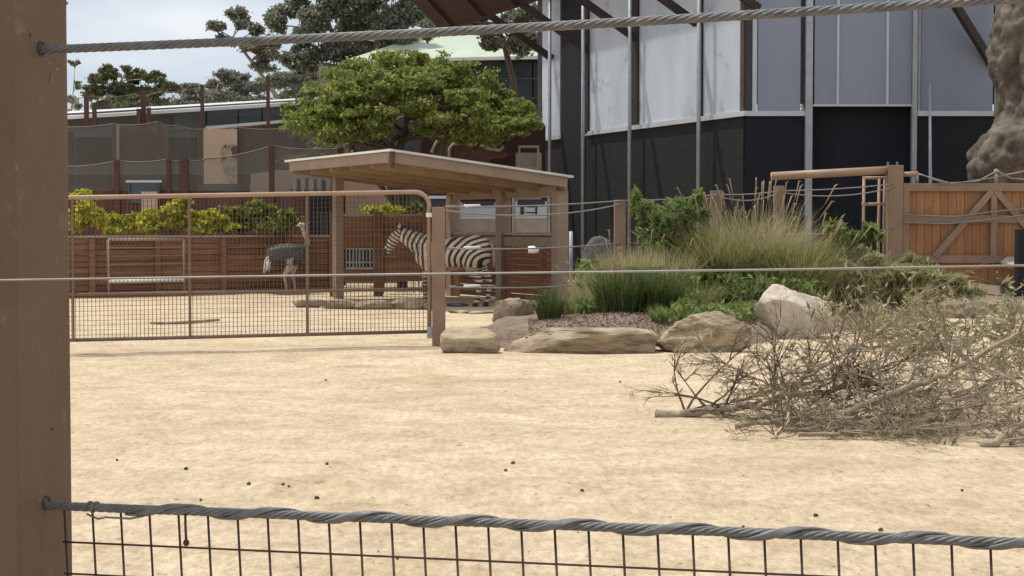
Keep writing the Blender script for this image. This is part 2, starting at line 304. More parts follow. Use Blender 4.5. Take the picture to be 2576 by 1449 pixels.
def rock_mesh(name, size, seed, m, amp=0.28, sub=4, flat=0.0, cuts=5, boxy=0.0):
    rnd = random.Random(seed); bm = bmesh.new(); bmesh.ops.create_icosphere(bm, subdivisions=sub, radius=1.0)
    off = Vector((rnd.uniform(-50, 50), rnd.uniform(-50, 50), rnd.uniform(-50, 50)))
    planes = []
    for _ in range(cuts):
        nrm = Vector((rnd.uniform(-1, 1), rnd.uniform(-1, 1), rnd.uniform(-0.3, 1))).normalized(); planes.append((nrm, rnd.uniform(0.56, 0.82)))
    for v in bm.verts:
        p = v.co.copy()
        if boxy: p = Vector([math.copysign(abs(c) ** boxy, c) for c in p]) * 0.9
        for nrm, d in planes:
            e = p.dot(nrm) - d
            if e > 0: p -= nrm * e * 0.97
        p *= 1 + amp * 0.45 * mnoise.noise(p * 1.3 + off) + amp * 0.35 * mnoise.noise(p * 3.4 + off) + amp * 0.32 * abs(mnoise.noise(p * 7 + off)) + amp * 0.2 * mnoise.noise(p * 16 + off)
        if flat and p.z > flat: p.z = flat + (p.z - flat) * 0.15
        v.co = Vector((p.x * size[0], p.y * size[1], p.z * size[2]))
    me = bpy.data.meshes.new(name); bm.to_mesh(me); bm.free(); me.materials.append(m)
    me.polygons.foreach_set('use_smooth', np.ones(len(me.polygons), bool)); me.update(); return me
def remeshed(name, mb_list, m, org, voxel, smooth_it=3, rfac=0.5):
    """overlapping solids fused into one continuous skin"""
    mb = MB()
    for b in mb_list: mb.add(b.v, b.f)
    me = mb.mesh(name + '_raw', m, org)
    o = bpy.data.objects.new(name + '_raw', me); COL.objects.link(o)
    md = o.modifiers.new('r', 'REMESH'); md.mode = 'VOXEL'; md.voxel_size = voxel
    ms = o.modifiers.new('s', 'SMOOTH'); ms.factor = rfac; ms.iterations = smooth_it
    dg = bpy.context.evaluated_depsgraph_get(); res = bpy.data.meshes.new_from_object(o.evaluated_get(dg)); res.name = name
    bpy.data.objects.remove(o); bpy.data.meshes.remove(me)
    if not res.materials: res.materials.append(m)
    res.polygons.foreach_set('use_smooth', np.ones(len(res.polygons), bool)); return res
# ================================================================== the ground
def gz(x, y):
    rut = sum(0.016 * math.exp(-((y - (19.35 + 0.16 * (x + 5.0) + o + 0.15 * math.sin(x * .7))) / 0.13) ** 2) for o in (0.0, -1.35)) if -9 < x < 4 else 0.0
    return -rut + 0.018 * mnoise.noise(Vector((x * 0.7, y * 0.7, 3.1))) + 0.012 * mnoise.noise(Vector((x * 2.3, y * 2.3, 7.7)))
xs = np.concatenate([np.array([-600, -250, -100, -50, -30, -20, -14]), np.linspace(-10, 10, 170), np.array([14, 20, 30, 50, 100, 250, 600])])
ys = np.concatenate([np.array([-60, -20, -5, 0]), np.linspace(2, 20, 190), np.linspace(20.2, 42, 90), np.array([46, 52, 60, 80, 120, 250, 900])])
gv = np.array([(x, y, gz(x, y) if abs(x) < 11 and 1 < y < 43 else 0.0) for y in ys for x in xs]); nx = len(xs)
gf = [(j * nx + i, j * nx + i + 1, (j + 1) * nx + i + 1, (j + 1) * nx + i) for j in range(len(ys) - 1) for i in range(nx - 1)]
tag(link('ground', mesh_np('ground', gv, gf, M['sand'], True)), kind='structure')

BED = [gnd(1135, 878), gnd(1400, 876), gnd(1650, 876), gnd(1890, 866), gnd(2080, 842), gnd(2300, 806), gnd(2620, 786), gnd(2700, 752), gnd(2300, 738), gnd(1800, 732), gnd(1450, 742), gnd(1330, 775), gnd(1240, 822)]
BED = [(p.x, p.y) for p in BED]
def bed_dist(x, y):
    ins = False; dmin = 1e9; n = len(BED)
    for i in range(n):
        (x1, y1), (x2, y2) = BED[i], BED[(i + 1) % n]
        if (y1 > y) != (y2 > y) and x < (x2 - x1) * (y - y1) / (y2 - y1) + x1: ins = not ins
        dx, dy = x2 - x1, y2 - y1; t = max(0, min(1, ((x - x1) * dx + (y - y1) * dy) / (dx * dx + dy * dy)))
        dmin = min(dmin, math.hypot(x - x1 - t * dx, y - y1 - t * dy))
    return dmin if ins else -dmin
def bed_z(x, y):
    d = bed_dist(x, y)
    if d <= 0: return -0.06
    return min(0.26, d * 0.9) + 0.34 * min(1, max(0, d - 0.4) / 3.5) + 0.04 * mnoise.noise(Vector((x * 1.7, y * 1.7, 1.3))) - 0.03
bx = np.linspace(min(p[0] for p in BED) - 0.2, max(p[0] for p in BED) + 0.2, 90); by = np.linspace(min(p[1] for p in BED) - 0.2, max(p[1] for p in BED) + 0.2, 140)
bv = np.array([(x, y, bed_z(x, y)) for y in by for x in bx]); nb = len(bx)
bf = [(j * nb + i, j * nb + i + 1, (j + 1) * nb + i + 1, (j + 1) * nb + i) for j in range(len(by) - 1) for i in range(nb - 1)]
bf = [f for f in bf if max(bv[k][2] for k in f) > -0.05]
tag(link('planting_bed', mesh_np('planting_bed', bv, bf, M['soil'], True)), kind='structure')

# ================================================================== the tall barn on the right
K = Vector((xat(1870, 40), 40.0, 0)); Lp = Vector((xat(1352, 51.9), 51.9, 0)); LD = (Lp - K).normalized(); LN = Vector((LD.y, -LD.x, 0))
if LN.x > 0: LN = -LN
TOPZ = 9.4
def WL(px, z, off=0.0): p = onwall(px, K + LN * off, LD); return Vector((p.x, p.y, z))
def WF(px, z, off=0.0): return Vector((xat(px, 40 - off), 40 - off, z))
barn = thing('animal_barn', 'tall barn clad in pale panels above a charcoal base, filling the upper right', 'building', (K.x, K.y, 0))
LEDGE = zat(292, 40)
NF = Vector((0, -1, 0))
def wl_slab(px0, px1, z0, z1, off, t): return MB().slab([WL(px0, z0, off), WL(px1, z0, off), WL(px1, z1, off), WL(px0, z1, off)], LN, t)
def wf_slab(px0, px1, z0, z1, off, t): return MB().slab([WF(px0, z0, off), WF(px1, z0, off), WF(px1, z1, off), WF(px0, z1, off)], NF, t)
# base walls
wl_slab(1352, 1868.5, -0.1, LEDGE, 0.0, 0.3).build('side_base_wall', M['charcoal'], barn)
wf_slab(1872, 2026, -0.1, LEDGE, 0.0, 0.3).build('front_base_wall', M['navy'], barn)
wf_slab(2300, 3100, -0.1, LEDGE, 0.0, 0.3).build('front_base_wall', M['navy'], barn)
DOORZ = zat(268, 40)
dr = MB()    # dark sheet closing the bay, standing in for its unlit depth
dr.slab([WF(2020, -0.1, -.32), WF(2320, -0.1, -.32), WF(2320, DOORZ + .4, -.32), WF(2020, DOORZ + .4, -.32)], NF, 0.1)
dr.build('dark_bay_sheet', M['navy'], barn)
# backing of the upper storey, dark, shows between the panels
wl_slab(1352, 1866, LEDGE + 0.12, TOPZ, -0.06, 0.3).build('side_backing_wall', M['darkframe'], barn)
wf_slab(1874, 3100, LEDGE + 0.32, TOPZ, -0.06, 0.3).build('front_backing_wall', M['darkframe'], barn)
# panels of the left face
for a, b in ((1364, 1382), (1386, 1408), (1479, 1583), (1604, 1754), (1764, 1859)):
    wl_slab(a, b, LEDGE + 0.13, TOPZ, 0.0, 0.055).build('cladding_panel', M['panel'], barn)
wl_slab(1411, 1462, -0.05, TOPZ, 0.10, 0.09).build('dark_column', M['navy'], barn)
for a, b in ((1352, 1409), (1478, 1870)): wl_slab(a, b, LEDGE, LEDGE + 0.125, 0.07, 0.13).build('sill_ledge', M['ledge'], barn)
for a, b in ((1471, 1478), (1588, 1602), (1756.5, 1762)): wl_slab(a, b, LEDGE + 0.13, TOPZ, 0.06, 0.11).build('dark_strip', M['strut'], barn)
wl_slab(1860.5, 1868, LEDGE + 0.13, TOPZ, 0.03, 0.08).build('corner_board', M['bark'], barn)
wf_slab(1872, 1889, LEDGE + 0.13, TOPZ, 0.03, 0.08).build('corner_board', M['darkframe'], barn)
# panels of the front face
for a, b in ((1903, 2010), (2312, 2492), (2496, 2680), (2684, 2870)):
    wf_slab(a, b, LEDGE + 0.13, TOPZ, 0.0, 0.055).build('cladding_panel', M['panelshade'], barn)
for a, b in ((1890, 1901), ): wf_slab(a, b, LEDGE + 0.13, TOPZ, 0.03, 0.08).build('panel_trim', M['ledge'], barn)
for a, b in ((2045, 2102), (2106, 2226), (2230, 2288)):
    wf_slab(a, b, DOORZ + 0.05, TOPZ, 0.06, 0.055).build('door_panel', M['panelshade'], barn)
for a, b in ((2101, 2107), (2225, 2231)): wf_slab(a, b, DOORZ, TOPZ, 0.09, 0.08).build('door_seam', M['ledge'], barn)
wf_slab(2042, 2290, DOORZ, DOORZ + 0.05, 0.08, 0.10).build('door_sill', M['ledge'], barn)
for a, b in ((1871, 2026), (2304, 3100)): wf_slab(a, b, LEDGE, LEDGE + 0.125, 0.07, 0.13).build('sill_ledge', M['ledge'], barn)
for a, b in ((2024, 2041), (2291, 2303)): wf_slab(a, b, 0.0, TOPZ, 0.14, 0.16).build('door_post', M['galv'], barn)
wf_slab(2304.5, 2311, LEDGE + 0.13, TOPZ, -0.01, 0.04).build('panel_trim', M['galv'], barn)
# galvanised poles standing off the left face
for px in (1382.5, 1466, 1583, 1756):
    p = WL(px, 0, 0.28); MB().tube([p, p + Vector((0, 0, TOPZ))], 0.055, 10).build('pole', M['galv'], barn, smooth=True)
p = WF(2342, 0, 0.5); MB().tube([p, p + Vector((-0.08, 0, zat(210, 39.5)))], [0.06, 0.03], 8).build('pole', M['galv'], barn, smooth=True)
# struts from the wall out to the eaves
for px in (1388, 1476, 1597, 1750, 1905):
    z0 = 7.0
    a = WL(px, z0, 0.05); b = a + LN * 2.3 + Vector((0, 0, 1.35))
    MB().bar(a, b, 0.14, 0.2).build('roof_strut', M['strut'], barn)
a = WF(2492, zat(165, 39.9), 0.05); b = WF(2392, zat(8, 39.4), 0.7); MB().bar(a, b + (b - a) * 0.4, 0.14, 0.2).build('roof_strut', M['strut'], barn)
# roof with its maroon soffit
EZ = 8.25
e_far = onwall(1118, K + LN * 2.6, LD); e_near = K + LN * 2.6 - LD * 1.0
up_in = -LN * 9 + Vector((0, 0, 3.2))
ef, en = Vector((e_far.x, e_far.y, EZ)), Vector((e_near.x, e_near.y, EZ))
up_out = LN * 2.4 + Vector((0, 0, 2.3)); nr_ = (en - ef).cross(up_out).normalized(); nr_ = nr_ if nr_.z > 0 else -nr_
MB().slab([ef, en, en + up_out, ef + up_out + LD * 0.2], nr_, 0.2).build('awning', M['maroon'], barn)
ri = -LN * 9 + Vector((0, 0, 1.2)); nr2 = (en - ef).cross(ri).normalized(); nr2 = nr2 if nr2.z > 0 else -nr2
r_a, r_b = ef + LN * -2.0 + Vector((0, 0, 1.3)), en + LN * -2.0 + Vector((0, 0, 1.3))
MB().slab([r_a, r_b, r_b + ri, r_a + ri], nr2, 0.25).build('roof', M['greyroof'], barn)
for k in range(6):
    q = ef.lerp(en, (k + .5) / 6.0) - nr_ * 0.26; MB().bar(q, q + up_out, 0.10, 0.12).build('awning_rafter', M['strut'], barn)
MB().bar(ef - nr_ * 0.1, en - nr_ * 0.1, 0.12, 0.24).build('awning_beam', M['maroon'], barn)

# ================================================================== the massive trunk at the right edge
tr = []
def lump(c, r, seed, amp=0.12):
    bm = bmesh.new(); bmesh.ops.create_icosphere(bm, subdivisions=4, radius=1.0)
    b = MB(); vs = []
    for v in bm.verts:
        p = v.co * (1 + amp * mnoise.noise(v.co * 2.2 + Vector((seed, 0, 0))) + amp * .5 * mnoise.noise(v.co * 5 + Vector((seed, 3, 0))))
        vs.append(Vector(c) + Vector((p.x * r[0], p.y * r[1], p.z * r[2])))
    b.add(vs, [tuple(v.index for v in f.verts) for f in bm.faces]); bm.free(); return b
TY = 35.5
col = MB(); pts = []; rads = []
for i in range(15):
    z = -0.1 + i * 0.6; cxp = 2640 - 14 * math.sin(i * 0.9) - (8 if i > 8 else 0)
    pts.append(Vector((xat(cxp, TY) + 0.05 * math.sin(i * 1.7), TY, z))); rads.append(1.22 + 0.04 * math.sin(i * 2.1) + (0.08 if i < 5 else 0))
col.tube(pts, rads, 28); tr.append(col)
tr.append(lump((xat(2560, TY), TY - 0.55, zat(385, TY)), (1.12, 1.0, 0.78), 2.0)); tr.append(lump((xat(2500, TY), TY - 0.4, zat(402, TY) - 0.15), (0.74, 0.75, 0.76), 5.0)); tr.append(lump((xat(2590, TY), TY - 0.4, 1.2), (1.0, 0.9, 1.6), 9.0))
tr.append(lump((xat(2640, TY), TY - 0.9, zat(120, TY)), (0.8, 0.5, 1.6), 12.0, 0.2)); tr.append(lump((xat(2570, TY), TY - 0.7, zat(60, TY)), (0.45, 0.4, 1.1), 15.0, 0.2))
tm = remeshed('giant_trunk', tr, M['trunk'], (xat(2620, TY), TY, 0), 0.06, 4)
_n = len(tm.vertices); _co = np.empty(_n * 3, np.float32); tm.vertices.foreach_get('co', _co); _co = _co.reshape(-1, 3); _no = np.empty(_n * 3, np.float32); tm.vertex_normals.foreach_get('vector', _no); _no = _no.reshape(-1, 3)
_d = np.array([-0.09 * (1 - min(1, 2.2 * abs(mnoise.noise(Vector((c[0] * 1.5, c[1] * 1.5, c[2] * 0.7)))))) ** 3 - 0.05 * (1 - min(1, 2.2 * abs(mnoise.noise(Vector(c) * 2.6 + Vector((9, 0, 0)))))) ** 3 + 0.07 * mnoise.noise(Vector((c[0] * 1.6, c[1] * 1.6, c[2] * 0.8))) + 0.06 * mnoise.noise(Vector(c) * 3.5) + 0.035 * mnoise.noise(Vector(c) * 8.0) for c in _co.tolist()], np.float32)
tm.vertices.foreach_set('co', (_co + _no * _d[:, None]).ravel()); tm.update()
tag(link('giant_trunk', tm, None, (xat(2620, TY), TY, 0)), 'massive grey-brown tree trunk with a swollen rounded foot at the right edge', 'tree trunk')

# ================================================================== the open shelter
S = 1.1
U = Vector((-0.475, 0.88, 0)).normalized(); Vv = Vector((-0.88, -0.475, 0)).normalized()     # U recedes along the low side, Vv runs to the high side
P1, P2, P3 = Vector((xat(1408, 33), 33, 0)), Vector((xat(1266, 35.2), 35.2, 0)), Vector((xat(1140, 37.7), 37.7, 0))
Hc = at(985, 376, 31.2); Lf = at(1428, 441, 33.0 - 0.25)
zH, zL = Hc.z, Lf.z
shel = thing('open_shelter', 'open timber shelter with sloping pale-edged roof on thick tan posts', 'shelter', (P2.x, P2.y, 0))
DEP = 5.6
vec = Lf - Hc
def RP(s, t, dz=0.0): return Hc + vec * s + U * (DEP * t) + Vector((0, 0, dz))    # a point under the roof sheet: s from high to low side, t from front to back
nrm_up = vec.cross(U); nrm_up = nrm_up if nrm_up.z > 0 else -nrm_up; nrm_up.normalize()
MB().slab([RP(-0.02, -0.02), RP(1.02, -0.02), RP(1.02, 1.03), RP(-0.02, 1.03)], nrm_up, 0.045).build('roof_sheet', M['roofsheet'], shel)
MB().bar(RP(0.012, 0.0, -0.15), RP(0.995, 0.0, -0.15), 0.07, 0.20).build('fascia', M['beam'], shel)
MB().bar(RP(0.0, 0.012, -0.15), RP(0.0, 1.0, -0.15), 0.07, 0.20).build('fascia', M['beam'], shel)
MB().bar(RP(1.0, 0.012, -0.175), RP(1.0, 1.0, -0.175), 0.07, 0.24).build('fascia', M['beam'], shel)
MB().bar(RP(0.012, 1.0, -0.175), RP(0.995, 1.0, -0.175), 0.07, 0.24).build('fascia', M['beam'], shel)
for t in (0.2, 0.4, 0.6, 0.8): MB().bar(RP(0.02, t, -0.20), RP(0.985, t, -0.20), 0.09, 0.24).build('rafter', M['rafter'], shel)
for i, s in enumerate((0.16, 0.32, 0.48, 0.64, 0.80)):
    for k in range(5): MB().bar(RP(s, k * 0.2 + 0.014, -0.13), RP(s, k * 0.2 + 0.186, -0.13), 0.07, 0.13).build('purlin', M['rafter'], shel)
MB().box(RP(0.0, 0.0, -0.19) - U * 0.07 - Vector((0.0, 0, 0)), (0.07, 0.07, 0.34)).build('corner_bracket', M['bark'], shel)
PW = 0.26
rz = math.atan2(U.y, U.x)
RM = Matrix.Rotation(rz, 3, 'Z')
for p in (P1, P2, P3):
    zt = zL - 0.30 ; MB().box((p.x, p.y, zt / 2 - 0.05), (PW, PW, zt + 0.1), RM).build('post', M['beam'], shel, bevel=0.012)
bp = Vector((xat(851, 36.3), 36.3, 0)); MB().box((bp.x, bp.y, 1.40), (0.2, 0.2, 2.86), RM).build('post', M['beam'], shel, bevel=0.012)
MB().bar(P1 + U * 0.0 + Vector((0, 0, zL - 0.32)), P3 + Vector((0, 0, zL - 0.32)), 0.16, 0.2).build('header_beam', M['beam'], shel)
# waist-high plank wall between the low-side posts
SZ = zat(588, 34.2)
n_low = 11
for a, b in ((P1, P2), (P2, P3)):
    a2 = a + U * (PW / 2 + 0.005); b2 = b - U * (PW / 2 + 0.005); ln = (b2 - a2).length; mid = (a2 + b2) / 2
    for k in range(n_low):
        hh = (SZ - 0.09) / n_low; me = MB().box((0, 0, 0), (ln, 0.045, hh - 0.012)).mesh('plank', M['plankwarm'], bevel=0.004)
        place('plank', me, shel, (mid.x, mid.y, 0.06 + hh * (k + 0.5)), (random.uniform(-.02, .02), 0, rz))
    MB().bar(a2 + Vector((0, 0, SZ)), b2 + Vector((0, 0, SZ)), 0.16, 0.055).build('sill', M['cap'], shel, bevel=0.008)
    MB().bar(a2 + Vv * 0.045 + Vector((0, 0, SZ - 0.17)), b2 + Vv * 0.045 + Vector((0, 0, SZ - 0.17)), 0.03, 0.2).build('rail', M['beam'], shel)
# plain steel pipe just right of the shelter
p = gnd(1436, 742); single('steel_pipe_post', MB().tube([p, p + Vector((0, 0, zat(582, p.y)))], 0.05, 8), M['galv'], 'thin pale steel pipe standing right of the shelter corner post', 'post', p, smooth=True)

# ------------------------------------------------------------------ low pen fence behind the shelter
PY = 37.4
pen = thing('pen_fence', 'low brown plank pen fence with square posts beneath the shelter', 'fence', (xat(950, PY), PY, 0))
for px in (842, 952, 1078): MB().box((xat(px, PY), PY, 0.99), (0.22, 0.2, 2.02)).build('post', M['plank'], pen, bevel=0.01)
rows = [zat(y, PY) for y in (552, 569, 586, 603, 618)]
for a, b in ((842, 952), (952, 1078)):
    x0, x1 = xat(a, PY) + 0.115, xat(b, PY) - 0.115
    me = MB().box((0, 0, 0), (x1 - x0, 0.04, 0.148)).mesh('plank', M['plank'], bevel=0.004)
    for z in rows + [0.58, 0.43] + ([1.02, 0.86, 0.73] if a == 952 else []): place('plank', me, pen, ((x0 + x1) / 2, PY, z), (0, random.uniform(-.006, .006), 0))
    MB().box(((x0 + x1) / 2, PY, zat(544, PY) + 0.03), (x1 - x0, 0.10, 0.05)).build('top_rail', M['cap'], pen)
tg = MB(); x0, x1 = xat(872, PY), xat(940, PY)
for i in range(9): xx = x0 + (x1 - x0) * i / 8; tg.bar((xx, PY - 0.05, 0.66), (xx, PY - 0.05, zat(626, PY)), 0.022, 0.022)
for z in (0.66, zat(660, PY), zat(626, PY)): tg.bar((x0, PY - 0.05, z), (x1, PY - 0.05, z), 0.03, 0.03)
tg.build('grille', M['galv'], pen)
MB().box(((x0 + x1) / 2, PY + 0.12, 0.94), (x1 - x0, 0.2, 0.5)).build('grille_backing', M['bluemetal'], pen)

# ------------------------------------------------------------------ boards seen through the shelter
def board(px0, px1, y0, y1, Y, label, marks):
    t = thing('notice_board', label, 'notice board', (xat((px0 + px1) / 2, Y), Y, 0))
    x0, x1, zt, zb, zm = xat(px0, Y), xat(px1, Y), zat(y0, Y), zat(y1, Y), zat(y0 + (y1 - y0) * 0.56, Y)
    w = x1 - x0; xc = (x0 + x1) / 2
    MB().box((xc, Y, (zm + zt) / 2 - 0.08), (w, 0.05, zt - zm - 0.16)).build('white_panel', M['sign'], t)
    MB().box((xc, Y, (zb + zm) / 2 - 0.01), (w, 0.05, zm - zb - 0.02)).build('lower_panel', M['cap'], t)
    MB().box((xc, Y - 0.035, zt - 0.20), (w * 0.86, 0.02, 0.16)).build('header_strip', M['signdark'], t)
    MB().box((xc, Y, zt - 0.03), (w + 0.16, 0.09, 0.07)).build('frame', M['cap'], t)
    for s in (-1, 1): MB().box((xc + s * (w / 2 + 0.045), Y, zt / 2 - 0.04), (0.07, 0.08, zt - 0.08)).build('leg', M['cap'], t)
    MB().box((xc, Y - 0.03, zm), (w, 0.02, 0.04)).build('rail', M['ledge'], t)
    for k, (u, v, a, b) in enumerate(marks): MB().box((x0 + u * w, Y - 0.032, zb + v * (zt - zb)), (a, 0.012, b)).build('printed_mark', M['signdark'], t)
    return t
board(1158, 1250, 494, 592, 41.0, 'white notice board with black header seen between the shelter posts on the left', [])
board(1296, 1376, 490, 592, 40.0, 'white notice board with dark printed marks seen in the right shelter opening', [(.22, .76, .09, .09), (.22, .66, .09, .09), (.22, .56, .10, .10), (.66, .68, .05, .34), (.72, .80, .13, .06), (.48, .56, .25, .03), (.48, .70, .2, .02)])
bn = MB(); Y = 40.5
bn.box((xat(1106, Y), Y, 1.2), (0.42, 0.4, 2.3)); o_ = single('dark_bin', bn, M['darkframe'], 'dark box with pale lid under the shelter beside the gate post', 'bin', (xat(1106, Y), Y, 0), bevel=0.02)
MB().box((xat(1106, Y), Y, 2.39), (0.52, 0.5, 0.07)).build('lid', M['ledge'], o_, bevel=0.01)

# ================================================================== timber retaining wall and what stands behind it
Wa, Wb = gnd(60, 752), gnd(905, 732); Wa.z = Wb.z = 0; WD = (Wb - Wa).normalized(); WN = Vector((WD.y, -WD.x, 0))
def RW(px, z, off=0): p = onwall(px, Wa + WN * off, WD); return Vector((p.x, p.y, z))
WT = zat(597, 39.5)
rw = thing('retaining_wall', 'brown horizontal-plank retaining wall below the golden shrubs', 'wall', RW(480, 0))
wposts = [70, 230, 395, 562, 725, 835]
for px in wposts: p = RW(px, 0, 0.07); MB().box((p.x, p.y, WT / 2 - .03), (0.11, 0.11, WT + 0.02), Matrix.Rotation(math.atan2(WD.y, WD.x), 3, 'Z')).build('post', M['plank'], rw)
NR = 10
for i in range(len(wposts) - 1):
    a, b = RW(wposts[i], 0), RW(wposts[i + 1], 0); ln = (b - a).length; mid = (a + b) / 2; hh = WT / NR
    me = MB().box((0, 0, 0), (ln - 0.012, 0.05, hh - 0.014)).mesh('plank', M['plank'], bevel=0.005)
    for k in range(NR):
        o = place('plank', me, rw, (mid.x, mid.y, hh * (k + 0.5)) , (random.uniform(-.05, .05), 0, math.atan2(WD.y, WD.x)))
        o.location += Vector(WN) * random.uniform(-0.012, 0.012)
MB().bar(RW(62, WT + 0.03, 0.02), RW(840, WT + 0.03, 0.02), 0.16, 0.05).build('capping', M['cap'], rw)
MB().bar(RW(62, WT / 2, -0.06), RW(838, WT / 2, -0.06), 0.04, WT - 0.06).build('backing', M['maroon'], rw)
# tubular barrier in front of the wall
bar_t = thing('tubular_barrier', 'light tubular metal barrier with white bottom bar before the plank wall', 'barrier', RW(368, 0, 0.5))
a, b = RW(272, 0, 0.45), RW(463, 0, 0.45)
zt, zb_ = zat(603, a.y), zat(708, a.y)
for q in (a, b): MB().tube([q, q + Vector((0, 0, zt))], 0.03, 8).build('upright', M['tanrail'], bar_t, smooth=True)
MB().tube([a + Vector((0, 0, zt)), b + Vector((0, 0, zt))], 0.03, 8).build('top_bar', M['tanrail'], bar_t, smooth=True)
MB().tube([a + Vector((0, 0, zb_)), b + Vector((0, 0, zb_))], 0.04, 8).build('bottom_bar', M['white'], bar_t, smooth=True)
for k in range(1, 5): z = zb_ + (zt - zb_) * k / 5; MB().tube([a + Vector((0, 0, z)), b + Vector((0, 0, z))], 0.014, 6).build('cross_bar', M['gatebar'], bar_t)

def wallbox(name, px0, px1, y0, y1, Y, t, m, label, cat, zbase=None):
    z1 = zat(y0, Y); z0 = zat(y1, Y) if zbase is None else zbase
    c = (xat((px0 + px1) / 2, Y), Y, (z0 + z1) / 2)
    return single(name, MB().box(c, (abs(xat(px1, Y) - xat(px0, Y)), t, z1 - z0)), m, label, cat, (c[0], Y, z0))
# first terrace: red-brown board wall with posts and netting
T1 = 45.0
t1 = thing('terrace_wall', 'lower red-brown terrace board wall behind the golden shrubs', 'wall', (xat(500, T1), T1, 0))
tops = [(120, 466), (300, 472), (430, 470), (520, 478), (700, 486), (870, 490)]
for (a, ya), (b, yb) in zip(tops[:-1], tops[1:]):
    nb_ = max(2, int((b - a) / 30))
    for k in range(nb_):
        pa, pb = a + (b - a) * k / nb_, a + (b - a) * (k + 1) / nb_; z1 = zat(ya + (yb - ya) * (k + .5) / nb_, T1)
        MB().box((xat((pa + pb) / 2, T1), T1, z1 / 2), (xat(pb, T1) - xat(pa, T1) - 0.012, 0.06, z1)).build('board', M['rust'], t1)
posts1 = [(150, 408, 12), (297, 402, 13), (427, 399, 9), (466, 398, 18), (685, 366, 12), (858, 372, 14)]
for px, y, w in posts1:
    zt = zat(y, T1 - .1); MB().box((xat(px, T1 - .1), T1 - .1, zt / 2), (w / F * T1, 0.12, zt)).build('post', M['rustpost'], t1)
def netting(name, ends, Y, bot, m, label, sag=0.10, nseg=8):
    """a rope-edged net hung between posts: ends = [(px, ytop)...], bot = y of the lower edge"""
    t = thing(name, label, 'netting', (xat((ends[0][0] + ends[-1][0]) / 2, Y), Y, 0))
    for (a, ya), (b, yb) in zip(ends[:-1], ends[1:]):
        top = []
        for k in range(nseg + 1):
            u = k / nseg; px = a + (b - a) * u; z = zat(ya + (yb - ya) * u, Y) - sag * 4 * u * (1 - u); top.append(Vector((xat(px, Y), Y + 0.04 * math.sin(u * 9), z)))
        zb = zat(bot, Y); m_ = MB()
        for k in range(nseg): m_.add([top[k], top[k + 1], Vector((top[k + 1].x, Y, zb)), Vector((top[k].x, Y, zb))], [(0, 1, 2, 3)])
        n_ = m_.build('net_sheet', m, t); MB().tube(top, 0.022, 5).build('edge_rope', M['farwire'], n_)
    return t
netting('safety_net', [(150, 418), (297, 404), (427, 400), (466, 399), (522, 399), (685, 367), (858, 373)], T1 - 0.1, 480, M['net'], 'lower run of grey netting roped between red-brown terrace posts', 0.07)
# window and tan signs set in the terrace wall
wd = thing('terrace_window', 'small dark window with grey sill in the red-brown terrace wall', 'window', (xat(370, T1 - .2), T1 - .2, zat(512, T1)))
MB().box((xat(365, T1 - .2), T1 - .16, zat(485, T1)), (0.86, 0.05, 0.58)).build('pane', M['glass'], wd)
MB().box((xat(365, T1 - .2), T1 - .2, zat(457, T1)), (1.0, 0.12, 0.06)).build('head', M['ledge'], wd)
for px in (328, 402): MB().box((xat(px, T1 - .2), T1 - .2, zat(485, T1)), (0.05, 0.1, 0.58)).build('jamb', M['greyroof'], wd)
wallbox('tan_sign_panel', 358, 398, 482, 530, T1 - 0.35, 0.05, M['beige'], 'small tan panel leaning below the dark terrace window', 'panel')
# dark slatted doorway at the end of the wall
dd = thing('slatted_door', 'dark doorway with pale vertical bars right of the hedge', 'door', (xat(815, 43.5), 43.5, 0))
MB().box((xat(812, 43.5), 43.5, 1.25), (0.95, 0.08, 2.5)).build('dark_interior_panel', M['navy'], dd)  # dark panel stands in for the unlit interior behind the bars
for k in range(7): MB().box((xat(790 + k * 8.5, 43.4), 43.4, 1.45), (0.03, 0.04, 1.2)).build('bar', M['greyroof'], dd)
# beige sloping wall behind the shelter
bw = MB(); Y = 47.0
bw.slab([Vector((xat(628, Y), Y, 0)), Vector((xat(1000, Y), Y, 0)), Vector((xat(1000, Y), Y, zat(426, Y))), Vector((xat(700, Y), Y, zat(428, Y))), Vector((xat(632, Y), Y, zat(438, Y)))], NF, 0.2)
single('beige_building', bw, M['beige'], 'plain beige wall glimpsed under the left end of the shelter roof', 'building', (xat(800, Y), Y, 0))
pk = thing('picket_rail', 'row of pale slats in front of the beige wall under the shelter roof', 'railing', (xat(790, 46.4), 46.4, 0))
for k in range(11): MB().box((xat(742 + k * 10.5, 46.4), 46.4, zat(468, 46.4) + random.uniform(-.03, .03)), (0.055 + 0.05 * (k % 3 == 1), 0.03, 0.42)).build('slat', M['greyroof'] if k % 2 else M['ledge'], pk)
MB().box((xat(795, 46.4), 46.43, zat(478, 46.4)), (1.5, 0.03, 0.05)).build('rail', M['greyroof'], pk)
